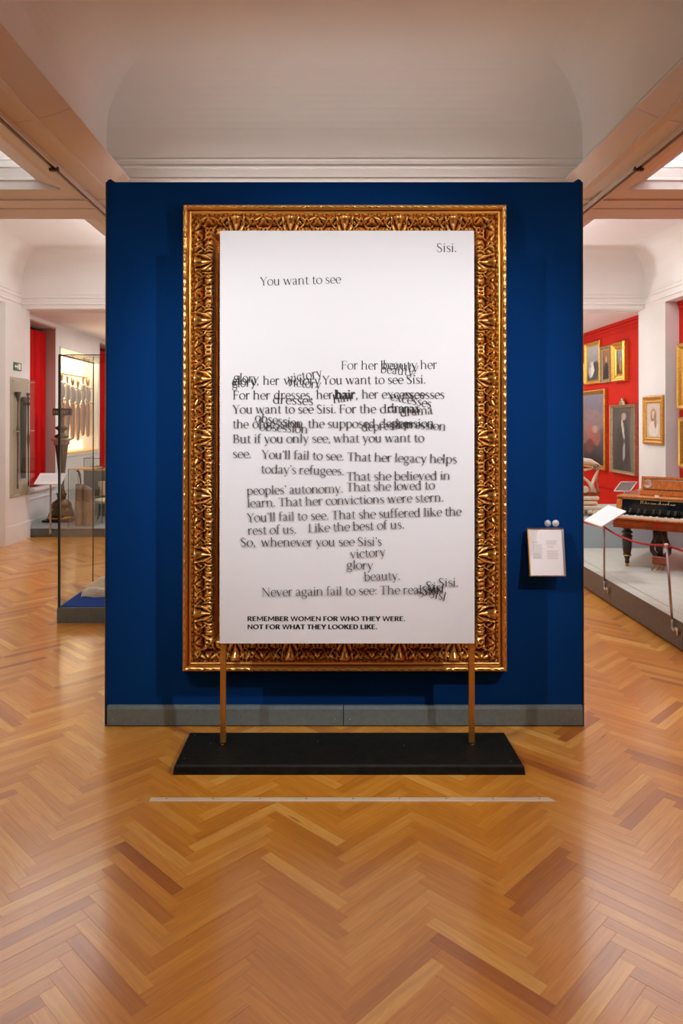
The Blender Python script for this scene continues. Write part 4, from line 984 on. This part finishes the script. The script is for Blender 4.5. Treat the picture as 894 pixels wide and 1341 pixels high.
mb.add(vs, fs+fb+[(edge[k], edge[k-1], edge[k-1]+o_, edge[k]+o_) for k in range(len(edge))], True); mb.build('backrest', 'cream_cloth', t)
for sx_ in (-1, 1):
    for sy_ in (-1, 1):
        pts = [(sx_*.12, sy_*.10, cz(660)), (sx_*.115, sy_*.095, cz(668)), (sx_*.125, sy_*.11, cz(677)), (sx_*.155, sy_*.15, 0.004)]
        MB().tube(pts, [.016, .013, .010, .008], 8).build('leg', 'dark_wood', t)
for sx_ in (-1, 1): MB().tube([(sx_*.13, .09, cz(660)), (sx_*.125, .095, cz(650)), (sx_*.12, .12, cz(640))], .010, 6).build('back_post', 'dark_wood', t)

# lit showcase niche in the left wall
SHO = (XWL, (SH0+SH1)/2, SHZ0)
t = thing('wall_showcase', 'brightly lit glazed showcase recessed in the left wall, full of hanging garments', 'display case', SHO)
XB = XWL-.26
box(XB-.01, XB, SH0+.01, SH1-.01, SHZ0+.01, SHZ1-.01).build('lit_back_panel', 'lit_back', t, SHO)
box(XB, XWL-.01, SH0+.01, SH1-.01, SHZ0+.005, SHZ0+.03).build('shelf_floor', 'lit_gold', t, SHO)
mb = MB(); mb.box(XWL-.002, XWL+.012, SH0-.03, SH1+.03, SHZ1, SHZ1+.03); mb.box(XWL-.002, XWL+.012, SH0-.03, SH1+.03, SHZ0-.03, SHZ0); mb.box(XWL-.002, XWL+.012, SH0-.03, SH0, SHZ0, SHZ1); mb.box(XWL-.002, XWL+.012, SH1, SH1+.03, SHZ0, SHZ1)
mb.build('surround', 'plaster', t, SHO)
box(XWL-.008, XWL-.002, SH0+.005, SH1-.005, SHZ0+.005, SHZ1-.005).build('glass_pane', 'glass', t, SHO)
mb = MB(); mb.tube([(XB+.08, SH0+.05, 2.30), (XB+.08, SH1-.05, 2.30)], .012); mb.build('hanging_rail', 'gilt', t, SHO)
l = area('showcase_lamp', (XWL-.10, (SH0+SH1)/2, SHZ1-.03), (.10, 1.7), 22, (0, 0, 0), (1, .80, .55))
GL = ['grey and gold garment at the near end of the lit showcase, by the curtained recess'] + ['grey and gold garment in the lit showcase, %s from its near end' % q for q in ('second', 'third', 'fourth', 'fifth', 'sixth')] + ['grey and gold garment at the far end of the lit showcase']
src = None
for k in range(7):
    y = SH0+.16+k*.25; sc_ = (.9, 1.05, .95, 1.1, 1.0, .92, 1.05)[k]; z0 = 1.20+.05*((k*3) % 4)/2
    loc = (XWL-.13, y, z0)
    if src is None:
        src = g_ = thing('hanging_garment', GL[0], 'garment', loc, 0, 'gold-trimmed garments in the lit wall showcase')
        mb = MB(); mb.ellipsoid((0, 0, .74), (.05, .074, .15), 14, 10); mb.build('bodice', 'grey_cloth', g_)
        mb = MB(); mb.lathe([(.022, .60), (.045, .52), (.05, .40), (.040, .2), (.026, .02), (.01, 0)], n=12); mb.build('skirt', 'mauve_cloth', g_)
        mb = MB()
        for s_ in (-1, 1): mb.ellipsoid((.02, s_*.085, .86), (.02, .035, .016), 8, 5); mb.box(.055, .064, s_*.03-.006, s_*.03+.006, .02, .60)
        mb.box(.045, .066, -.06, .06, .585, .605); mb.build('gold_trim', 'gilt', g_)
        mb = MB(); rr = random.Random(9)
        for q_ in range(9): a = rr.uniform(-1, 1); mb.tube([(0, a*.02, .90), (0, a*.06, .97), (.01, a*.09, 1.00+rr.uniform(0, .06))], [.008, .007, .002], 5)
        mb.build('plume', 'gilt', g_)
    else: copy_thing(src, loc, .15*(k % 3-1), GL[k])

# ================================================================== RIGHT ROOM
PX_, PZ_ = 2.36, .197
# main felt platform with joined side panels
PO2 = (3.3, 6.5, 0)
t = thing('piano_platform', 'broad low platform with pale grey felt top carrying the grand piano', 'platform', PO2)
box(PX_+.002, 4.12, 4.80, 9.6, PZ_-.012, PZ_).build('felt_top', 'felt_grey', t, PO2)
yj = atX(799.4, 780, PX_).y
for a_, b_ in ((4.80, yj-.002), (yj+.002, 7.6), (7.604, 9.5)):
    box(PX_, PX_+.02, a_, b_, .012, PZ_-.001).build('side_panel', 'plinth_side', t, PO2)
box(PX_+.02, 4.12, 4.80, 4.82, .012, PZ_-.012).build('side_panel', 'plinth_side', t, PO2)
box(PX_+.03, 4.11, 4.83, 9.5, 0, .012).build('shadow_gap', 'edge_dark', t, PO2)
box(PX_+.10, PX_+.103, 4.85, 9.5, PZ_, PZ_+.0008).build('felt_seam', 'felt_joint', t, PO2)
# raised blue-grey block behind
zt3 = atY(800, 680.5, 7.6).z
RO = (3.4, 8.2, PZ_)
t = thing('raised_block', 'blue-grey raised block behind the piano carrying the white carved chair', 'platform', RO)
box(PX_+.10, 4.10, 7.60, 9.0, PZ_+.0005, zt3).build('block_body', 'plinth_blue', t, RO)
box(PX_+.10, 4.10, 7.595, 9.0, zt3-.012, zt3+.001).build('block_top', 'felt_grey', t, RO)

# stanchions and the red cord
def post(px_top, py_top, px_bot, py_bot, label, top_panel=False):
    b = atX(px_bot, py_bot, PX_-.012); tp = atX(px_top, py_top, PX_-.012); z0 = b.z; y = b.y
    O = (PX_-.014, y, z0-.06)
    g = thing('barrier_post', label, 'barrier post', O)
    dy = tp.y-y
    MB().tube([(0, 0, .06), (0, dy, tp.z-O[2])], .0085, 10).build('post', 'steel_post', g)
    hook = [(0, 0, .062), (0, 0, .02), (-.004, -.010, 0.0), (-.004, -.03, -.008), (-.002, -.05, .0), (.003, -.06, .016)]
    MB().tube(hook, .0075, 8).build('hook', 'steel_post', g)
    mb = MB(); mb.box(-.004, .016, -.085, -.045, .0, .02); mb.box(.002, .016, -.072, -.058, -.03, .0); mb.build('bracket', 'silver', g)
    MB().lathe([(.012, -.012), (.016, 0), (.012, .012)], (0, dy, tp.z-O[2]), 12).build('cap', 'silver', g)
    return Vector((O[0], y+dy, tp.z))
A1 = post(791, 690, 791.3, 761, 'thin metal barrier post below the white slanted label board, on the platform edge')
A2 = post(873, 714, 880, 811, 'thin metal barrier post in front of the piano pedals, at the near platform edge')
A0 = Vector((PX_-.014, 7.35, A1.z)); A3 = Vector((PX_+.30, 4.30, A2.z-.0))
post(*[v for v in (768.5, 672, 768.5, 735)], 'thin metal barrier post partly hidden behind the right edge of the blue partition') if False else None
def sag(a, b, s, n=18): return [a.lerp(b, i/n)+Vector((0, 0, -s*4*(i/n)*(1-i/n))) for i in range(n+1)]
pts = sag(A0, A1, .03)[:-1]+sag(A1, A2, .045)[:-1]+sag(A2, A3, .03)
t = MB().tube(pts, .0085, 8).build('rope_barrier', 'rope_red', None, (A1.x, A1.y, A1.z)); t['label'] = 'sagging red barrier cord along the edge of the piano platform'; t['category'] = 'cord'

# slanted label board fixed to the first post
c0 = atX(787.3, 689.3, 2.27); Y1_, Y2_ = 5.93, 6.33
q = [atY(787.3, 689.3, Y1_), atY(819.7, 669.2, Y1_), atY(796.2, 661.3, Y2_), atY(764.9, 681.4, Y2_)]
O = tuple(q[0]); t = thing('slanted_label_board', 'white slanted label board on the barrier post beside the blue partition', 'sign', O)
a = [Vector(p)-Vector(O) for p in q]; dn = Vector((0, 0, -.010)); mb = MB(); mb.add(a+[p+dn for p in a], [(0,1,2,3),(7,6,5,4)]+[(i, i+4, (i+1) % 4+4, (i+1) % 4) for i in range(4)])
mb.build('board', 'white_card', t)
mb = MB(); n3 = Vector((-.0005, 0, .0012))
for i_ in range(8):
    f_ = .14+.085*i_
    L0 = a[1].lerp(a[2], .12).lerp(a[0].lerp(a[3], .12), f_)+n3; L1 = a[1].lerp(a[2], .85-.1*(i_ % 3 == 2)).lerp(a[0].lerp(a[3], .85-.1*(i_ % 3 == 2)), f_)+n3
    d_ = (a[0]-a[1])*.02; mb.add([L0, L1, L1+d_, L0+d_], [(0, 1, 2, 3)])
mb.build('printed_lines', 'sticker_blue', t)
mid = (a[0]+a[1]+a[2]+a[3])/4
MB().tube([Vector((A1.x, A1.y, A1.z))-Vector(O), mid+dn], .010, 8).build('board_bracket', 'steel_post', t)

# ------------------------------------------------------------------ grand piano
PA = (2.67, 6.67, PZ_); PR = -math.atan2(.6, .8); PW = .75
P_ = thing('grand_piano', 'walnut grand piano with turned dark legs and carved music desk on the felt platform', 'piano', PA, PR)
kb0, kb1, kt, ft, lid = .372, .455, .492, .615, .650
# body: curved grand case
def case_outline(ins=0.0):
    pts = [(0, .16), (0, .88), (.05, .96), (.16, .99), (.28, .95), (.36, .86), (.43, .74), (.55, .64), (.70, .56), (PW, .46), (PW, .16)]
    c = Vector((.35, .55)); return [tuple(Vector(p)+(c-Vector(p)).normalized()*ins) for p in pts]
mb = MB(); mb.prism(case_outline(), kb1-.02, ft+.01, axis='z'); mb.build('case', 'walnut', P_)
mb = MB(); mb.prism(case_outline(-.012), lid-.018, lid, axis='z'); mb.build('lid', 'walnut_red', P_)
mb = MB(); mb.box(-.012, PW+.012, .05, .22, lid-.022, lid+.002, bev=.006); mb.build('lid_flap', 'walnut', P_)
mb = MB(); mb.box(0, PW, -.10, .20, kb0, kb0+.022); mb.box(-.004, PW+.004, -.105, .0, kb0+.022, kb0+.038); mb.box(0, PW, -.10, .20, kb0+.036, kb1)
mb.build('keybed', 'walnut_red', P_)
mb = MB(); mb.box(-.006, PW+.006, -.112, -.085, kb1-.004, kb1+.012, bev=.003); mb.build('key_slip', 'walnut', P_)
box(.36, .40, -.108, -.104, kb0+.030, kb0+.056).build('lock_plate', 'red_paint', P_)
for x0, x1 in ((-.002, .045), (PW-.045, PW+.002)):
    mb = MB(); mb.prism([(-.10, kb1), (-.10, kt+.004), (-.06, kt+.012), (.0, kt+.03), (.03, ft), (.16, ft+.012), (.16, kb1)], x0, x1, axis='x'); mb.build('cheek_block', 'walnut', P_)
mb = MB(); mb.prism([(.045, kt+.004), (.030, kt+.05), (.035, ft-.008), (.06, ft), (.06, kt)], .045, PW-.045, axis='x'); fb = mb.build('fallboard', 'piano_black', P_)
polys, wd = layout('B\u00f6sendorfer'); mb = MB(); Lw = .30; s_ = Lw/wd
for poly in polys:
    mb.add([(.345-Lw/2+p[0]*s_+p[1]*s_*.15, .0335, kt+.060+p[1]*s_*1.5) for p in poly], [tuple(range(len(poly)))])
mb.build('maker_lettering', 'gold_letter', fb)
mb = MB(); nk = 36; kw = (PW-.09)/nk
for k in range(nk): mb.box(.045+k*kw+.0005, .045+(k+1)*kw-.0005, -.085, .045, kb1+.002, kt-.012)
o = mb.build('white_keys', 'ivory', P_); o['kind'] = 'stuff'
mb = MB()
for k in range(nk-1):
    if k % 7 in (0, 1, 3, 4, 5): x = .045+(k+1)*kw; mb.box(x-kw*.28, x+kw*.28, -.03, .045, kt-.012, kt-.002)
o = mb.build('black_keys', 'piano_black', P_); o['kind'] = 'stuff'
mb = MB()
for k in range(60): mb.ellipsoid((.05+k*(PW-.1)/59, .05, ft+.008), (.004, .004, .004), 6, 4)
o = mb.build('bead_trim', 'gold_letter', P_); o['kind'] = 'stuff'
# music desk: framed panel with fret carving
d0, d1, dz0, dz1 = .17, .62, lid+.003, lid+.178
MD = Matrix.Translation((0, .20, 0)) @ Matrix.Rotation(R(-12), 4, 'X')
def dbox(mb, *a): return mb.box(*a[:2], a[2], a[3], a[4], a[5], M=Matrix.Translation((0, .20, dz0)) @ Matrix.Rotation(R(-12), 4, 'X'))
H_ = dz1-dz0
mb = MB(); dbox(mb, d0, d0+.022, -.008, .010, 0, H_); dbox(mb, d1-.022, d1, -.008, .010, 0, H_); dbox(mb, d0, d1, -.010, .012, H_-.020, H_); dbox(mb, d0-.01, d1+.01, -.014, .014, 0, .038)
dk = mb.build('music_desk', 'walnut', P_)
mb = MB(); dbox(mb, d0+.022, d1-.022, -.001, .005, .038, H_-.02); mb.build('desk_panel', 'walnut', dk)
mb = MB(); MM = Matrix.Translation((0, .20, dz0)) @ Matrix.Rotation(R(-12), 4, 'X')
for cx_ in (d0+.055, d1-.055):
    for rr_ in (.036, .026, .015):
        mb.tube([MM @ Vector((cx_+rr_*math.cos(a), -.003, .108+rr_*math.sin(a))) for a in [2*math.pi*k/16 for k in range(17)]], .003, 5)
n = 11
for k in range(n):
    x = d0+.10+k*(d1-d0-.2)/(n-1); mb.tube([MM @ Vector((x-.014, -.003, H_-.024)), MM @ Vector((x, -.003, H_-.036)), MM @ Vector((x+.014, -.003, H_-.024))], .0028, 5)
mb.build('silver_inlay', 'silver', dk)
mb = MB(); n = 24
for k in range(n):
    x = d0+.03+k*(d1-d0-.06)/(n-1); mb.tube([MM @ Vector((x+.007*math.cos(a), -.003, .050+.008*math.sin(a))) for a in [math.pi*q/6 for q in range(7)]], .003, 5)
mb.build('fretwork', 'dark_wood', dk)
box(.325, .362, .035, .048, lid+.002, lid+.022).build('place_card', 'white_card', P_)
# turned legs
def piano_leg(x, y):
    prof = [(.052, kb0), (.052, kb0-.012), (.040, kb0-.022), (.026, kb0-.030), (.040, kb0-.040), (.050, kb0-.054), (.050, kb0-.062), (.030, kb0-.070), (.044, kb0-.082), (.052, kb0-.090), (.046, kb0-.098),
            (.040, .17), (.032, .115), (.038, .108), (.038, .100), (.024, .094), (.027, .082), (.020, .074), (.018, .045), (.022, .035), (.012, .030), (.012, .020)]
    prof = prof[::-1]; g = MB().lathe(prof, (x, y, 0), 16).build('leg', 'dark_wood', P_)
    MB().lathe([(.008, .0005), (.017, .006), (.018, .018), (.014, .026), (.008, .028)], (x, y, 0), 12).build('brass_caster', 'brass', g)
    MB().lathe([(.039, .1005), (.040, .104), (.039, .1075)], (x, y, 0), 16).build('gilt_ring', 'brass', g)
piano_leg(.085, .04); piano_leg(PW-.085, .04); piano_leg(.17, .85)
# lyre with pedals
LX = .372; ly = MB()
for s_ in (-1, 1):
    pts = [(LX+s_*.028, .04, kb0), (LX+s_*.030, .04, kb0-.07), (LX+s_*.050, .04, kb0-.12), (LX+s_*.072, .04, kb0-.165), (LX+s_*.070, .04, kb0-.205), (LX+s_*.045, .04, kb0-.238), (LX+s_*.012, .04, kb0-.252)]
    ly.tube(pts, [.028, .026, .024, .022, .022, .024, .024], 8)
ly.box(LX-.055, LX+.055, .02, .06, kb0-.11, kb0); lyo = ly.build('pedal_lyre', 'dark_wood', P_)
mb = MB()
for s_ in (-1, 0, 1): mb.tube([(LX+s_*.012, .035, kb0-.02), (LX+s_*.014, .035, .10)], .007, 6)
mb.build('pedal_rods', 'dark_wood', lyo)
mb = MB(); mb.box(LX-.062, LX+.062, .00, .08, .050, .125, bev=.010); mb.build('lyre_base', 'walnut_red', lyo)
for s_ in (-1, 0, 1): MB().tube([(LX+s_*.035, .02, .045), (LX+s_*.040, -.05, .030), (LX+s_*.042, -.085, .022), (LX+s_*.042, -.11, .022)], [.005, .006, .009, .006], 6).build('pedal', 'brass', lyo)
MB().tube([(LX, .07, .08), (LX, .22, kb0)], .006, 6).build('lyre_brace', 'brass', lyo)

# framed notice on a stand behind the piano
NY = 8.0; O = tuple(atY(820, 650, NY)); t = thing('notice_stand', 'framed glass-topped notice on a short stem behind the left end of the piano', 'sign', (O[0], NY, zt3+.001))
def PN(x, y, Y): p = atY(x, y, Y); return (p.x-O[0], p.y-NY, p.z-zt3-.001)
q = [PN(812.8, 631.3, 8.15), PN(833.8, 631.3, 8.15), PN(824.6, 643.4, 7.93), PN(803.8, 643.0, 7.93)]
slab(q, .006).build('notice_board', 'smoke_screen', t)
mb = MB()
for i in range(4): mb.tube([q[i], q[(i+1) % 4]], .006, 6)
mb.build('notice_frame', 'white_card', t)
MB().tube([(0, .05, 0), (0, .05, PN(820, 640, 8.05)[2])], .009, 8).build('stem', 'silver', t)

# white and gold carved chair on the raised block (X-shaped arms with scrolls)
WY = 7.85; wo = atY(768, 660, WY); O = (wo.x-.02, WY+.12, zt3+.001)
t = thing('carved_throne_chair', 'white and gold carved chair with scrolled top rail and crossed arms behind the partition edge', 'chair', O)
def PC(x, y, Y=WY): p = atY(x, y, Y); return (p.x-O[0], p.y-O[1], p.z-O[2])
def pcs(*pts): return [PC(*p) for p in pts]
MB().tube(pcs((738, 615), (748, 606), (760, 603.5), (772, 605), (781, 609.5), (786, 612)), [.012, .03, .040, .038, .030, .016], 10).build('top_rail', 'cream_wood', t)
mb = MB(); c = Vector(PC(780.6, 611.5, WY-.03))
for r_ in (.030, .020, .010): mb.tube([c+Vector((r_*math.cos(a), 0, r_*math.sin(a))) for a in [2*math.pi*k/18 for k in range(19)]], .006, 6)
mb.build('scroll', 'gilt_grey', t)
MB().tube(pcs((738, 622), (752, 617), (764, 615.5), (776, 614)), [.014, .014, .013, .010], 8).build('back_rail', 'cream_wood', t)
MB().tube(pcs((784, 612), (782, 618), (778.5, 625), (775.5, 633), (775, 644)), [.010, .014, .016, .020, .030], 10).build('arm', 'cream_wood', t)
MB().tube(pcs((757, 620), (764, 625.5), (770, 631), (775, 638), (779, 645)), [.010, .012, .016, .024, .024], 10).build('arm', 'cream_wood', t)
MB().tube(pcs((781.5, 622), (781.0, 630), (782.5, 638), (783.5, 645)), [.006, .010, .010, .012], 8).build('leaf_edge', 'gilt_grey', t)
mb = MB(); c = Vector(PC(766, 641, WY-.02))
for r_ in (.032, .020, .009): mb.tube([c+Vector((r_*math.cos(a), 0, r_*math.sin(a))) for a in [2*math.pi*k/18 for k in range(19)]], .007, 6)
mb.build('scroll', 'cream_wood', t)
a_, b_ = PC(738, 645), PC(785, 649)
mb = MB(); mb.box(a_[0], b_[0], -.14, .16, b_[2], a_[2]); mb.build('seat_rail', 'walnut_red', t)
for k, (ya_, yb3, xi) in enumerate(((649.5, 655, 1), (656, 661, 3), (662, 667.5, -2))):
    a_, b_ = PC(738, yb3), PC(784-xi, ya_); box(a_[0], b_[0], -.15, .17, a_[2], b_[2], bev=.012).build('cushion_layer', 'cream_wood' if k != 1 else 'cream_cloth', t)
a_, b_ = PC(738, 680), PC(782, 668)
for x in (a_[0]+.02, b_[0]-.04):
    for y in (-.13, .12): MB().lathe([(.012, 0), (.020, b_[2]*.3), (.028, b_[2]*.7), (.022, b_[2])], (x, y, 0), 10).build('leg', 'cream_wood', t)

# clear acrylic stool behind the piano pedals
O = (3.62, 6.75, PZ_+.001); t = thing('acrylic_stool', 'low clear acrylic stool behind the piano pedals', 'stool', O, .3)
box(-.14, .14, -.12, .12, .285, .300).build('seat', 'acrylic', t)
for x in (-.13, .13): box(x-.006, x+.006, -.11, .11, 0, .285).build('side', 'acrylic', t)

# ------------------------------------------------------------------ paintings
def painting(label, loc, rz, w_, h_, d_, fw, frame, bg, shapes, crest=False, inner='gilt_yellow', glass=False, seed=0, ornate=False):
    """loc = bottom centre on the wall, local -y faces the room"""
    t = thing('painting', label, 'painting', loc, rz)
    prof = [(0, 0), (0, d_*.75), (fw*.15, d_), (fw*.35, d_*.92), (fw*.5, d_*.6), (fw*.75, d_*.5), (fw*.85, d_*.62), (fw, d_*.35)]
    mb = MB(); vs = []
    for (i, y) in prof:
        vs += [(-w_/2+i, -y, i), (w_/2-i, -y, i), (w_/2-i, -y, h_-i), (-w_/2+i, -y, h_-i)]
    fs = [(k*4+j, k*4+(j+1) % 4, k*4+4+(j+1) % 4, k*4+4+j) for k in range(len(prof)-1) for j in range(4)]
    mb.add(vs, fs); fr = mb.build('frame', frame, t)
    if ornate:
        mb = MB(); rr = random.Random(seed); per = []
        nx_, nz_ = int(w_/.035), int(h_/.035)
        for k in range(nx_+1): per += [(-w_/2+k*w_/nx_, 0), (-w_/2+k*w_/nx_, h_)]
        for k in range(1, nz_): per += [(-w_/2, k*h_/nz_), (w_/2, k*h_/nz_)]
        for x, z in per:
            x_ = max(-w_/2+fw*.3, min(w_/2-fw*.3, x)); z_ = max(fw*.3, min(h_-fw*.3, z)); mb.ellipsoid((x_, -d_*.92, z_), (.015, .010, .012), 6, 4)
        mb.build('carved_beads', frame, fr)
    if crest:
        mb = MB(); mb.ellipsoid((0, -d_*.7, h_+.02), (.10, .02, .045), 12, 6); mb.ellipsoid((-.06, -d_*.7, h_+.005), (.05, .018, .018), 10, 5); mb.ellipsoid((.06, -d_*.7, h_+.005), (.05, .018, .018), 10, 5); mb.ellipsoid((0, -d_*.7, h_+.065), (.04, .018, .03), 10, 5); mb.build('crest', frame, t)
    iw, ih = w_-2*fw, h_-2*fw; nx_, nz_ = 30, 48; verts, faces, cols = [], [], []
    for j in range(nz_+1):
        for i in range(nx_+1): verts.append(((-iw/2+iw*i/nx_)*SC, -d_*.33*SC, (fw+ih*j/nz_)*SC))
    rr = np.random.default_rng(seed); nz1 = rr.normal(0, 1, (nz_+1, nx_+1)); nz1 = (nz1+np.roll(nz1, 1, 0)+np.roll(nz1, 1, 1)+np.roll(nz1, -1, 0))/4
    for j in range(nz_+1):
        for i in range(nx_+1):
            u, v = i/nx_, j/nz_; c = [bg[0][k]*(1-v)+bg[1][k]*v for k in range(3)]
            for (cx_, cz_, rx, rz_, an, col) in shapes:
                dx, dz = u-cx_, v-cz_; ca, sa = math.cos(an), math.sin(an); x_, z_ = (dx*ca+dz*sa)/rx, (-dx*sa+dz*ca)/rz_; q_ = x_*x_+z_*z_
                if q_ < 1.25: f_ = min(1, max(0, (1.25-q_)/.4)); c = [c[k]*(1-f_)+col[k]*f_ for k in range(3)]
            s_ = 1+.10*nz1[j, i]; cols.append([max(0, c[0]*s_), max(0, c[1]*s_), max(0, c[2]*s_), 1])
    faces = [(j*(nx_+1)+i, j*(nx_+1)+i+1, (j+1)*(nx_+1)+i+1, (j+1)*(nx_+1)+i) for j in range(nz_) for i in range(nx_)]
    me = bpy.data.meshes.new('canvas'); me.from_pydata(verts, [], faces); at = me.color_attributes.new('paint', 'FLOAT_COLOR', 'POINT'); at.data.foreach_set('color', np.array(cols, np.float32).ravel())
    me.materials.append(MATS['canvas_paint']); me.update(); o = bpy.data.objects.new('canvas', me); C.objects.link(o); o.parent = t
    if inner:
        mb = MB(); b_ = .010
        for (a0, a1, c0, c1) in ((-iw/2, iw/2, fw, fw+b_), (-iw/2, iw/2, h_-fw-b_, h_-fw), (-iw/2, -iw/2+b_, fw+b_, h_-fw-b_), (iw/2-b_, iw/2, fw+b_, h_-fw-b_)): mb.box(a0, a1, -d_*.42, -d_*.30, c0, c1)
        mb.build('slip', inner, t)
    if glass: box(-iw/2, iw/2, -d_*.46, -d_*.44, fw, h_-fw).build('glass', 'glass', t)
    return t
RW = -math.pi/2
def on_wall(X, xl_, xr_, yt_, yb_, d=.05):
    """far edge at pixel xl_, near edge at pixel xr_ on plane X-d -> centre y, width, bottom z, height"""
    yf, yn = F*(X-d)/(xl_-XP), F*(X-d)/(xr_-XP); xm_ = xr_
    z1, z0 = EYE-(yt_-HOR)/F*yn, EYE-(yb_-HOR)/F*yn
    return (X, (yf+yn)/2, z0), yf-yn, z1-z0
def wp(label, X, xl_, xr_, yt_, yb_, d, *a, **k):
    loc, w_, h_ = on_wall(X, xl_, xr_, yt_, yb_, d); return painting(label, loc, RW, w_, h_, d, *a, **k)
dk = (.03, .025, .02); sk = (.55, .36, .26)
wp('small gilt-framed painting nearest the partition edge in the upper row', XWR, 755, 763.8, 476, 502, .05, .05, 'gilt_yellow', (dk, (.08, .06, .05)), [(.5, .5, .3, .3, 0, sk)])
wp('large upper-row portrait of a pale figure against a grey sky', XWR, 764.6, 784.0, 445.0, 501.8, .045, .055, 'gilt_yellow', ((.10, .08, .07), (.40, .40, .38)),
   [(.50, .20, .5, .26, .5, (.06, .055, .05)), (.45, .33, .14, .26, -.7, (.62, .58, .52)), (.25, .25, .10, .16, .3, (.45, .42, .38)), (.62, .42, .07, .14, .5, (.04, .035, .03)), (.35, .5, .10, .05, .4, (.5, .46, .42))], seed=1)
wp('small upper-row portrait in a carved gilt frame between two larger pictures', XWR, 785.4, 797.7, 451.5, 500.6, .04, .05, 'gilt_grey', ((.06, .03, .015), (.30, .14, .05)),
   [(.5, .2, .40, .34, 0, (.02, .018, .02)), (.5, .68, .14, .10, 0, (.5, .30, .18))], seed=2, ornate=True)
wp('upper-row portrait in a wide bright gold frame, nearest the white pier', XWR, 799.0, 815.4, 445.6, 498.6, .085, .105, 'gilt_yellow', ((.06, .035, .02), (.28, .30, .34)),
   [(.5, .2, .45, .30, 0, (.09, .04, .02)), (.5, .35, .18, .22, .2, (.45, .22, .05)), (.55, .62, .12, .08, 0, (.5, .3, .2))], seed=3)
wp('very large dark painting with pinkish figures in a twisted gilt frame', XWR, 741, 790.4, 508.5, 616.6, .06, .075, 'gilt', ((.012, .010, .009), (.22, .20, .24)),
   [(.5, .62, .5, .18, 0, (.24, .17, .17)), (.62, .42, .12, .16, 0, (.34, .13, .10)), (.78, .40, .10, .13, .2, (.30, .11, .09)), (.75, .50, .08, .05, 0, (.42, .28, .24)), (.6, .26, .12, .10, .5, (.16, .05, .04)), (.4, .38, .16, .1, 0, (.22, .12, .11))], seed=4, ornate=True, inner=None)
wp('glazed full-length portrait of a lady in black with a small crest on its frame', XWR, 797.4, 829.6, 529.0, 623.6, .06, .045, 'gilt_grey', ((.05, .048, .042), (.08, .07, .06)),
   [(.42, .22, .34, .30, 0, (.025, .024, .026)), (.45, .55, .24, .30, 0, (.022, .02, .02)), (.50, .86, .10, .055, 0, (.58, .40, .30)), (.46, .66, .045, .17, .35, (.70, .62, .52)), (.5, .30, .05, .14, -.1, (.45, .45, .44)), (.90, .5, .12, .6, 0, (.20, .17, .12))], crest=True, glass=True, seed=5, inner=None)
wp('small gold-framed pale sketch of a long-haired woman on the white pier', PRX, 840.3, 866.2, 517.5, 583.2, .035, .085, 'gilt', ((.62, .50, .40), (.60, .50, .42)),
   [(.5, .62, .20, .20, 0, (.30, .17, .09)), (.5, .66, .12, .12, 0, (.66, .48, .36)), (.5, .25, .34, .22, 0, (.72, .64, .56)), (.62, .48, .08, .22, .2, (.32, .19, .11))], seed=6)
wp('upper of two gold-framed pictures cut by the right edge of the photo', XWR, 884.6, 940, 438, 535, .10, .13, 'gilt_yellow', (dk, (.2, .15, .1)), [(.5, .5, .2, .3, 0, sk)], seed=7)
wp('lower of two gold-framed pictures at the right edge, above the piano', XWR, 886.4, 940, 546, 620, .10, .13, 'gilt_yellow', (dk, (.2, .15, .1)), [(.5, .5, .2, .3, 0, sk)], seed=8)
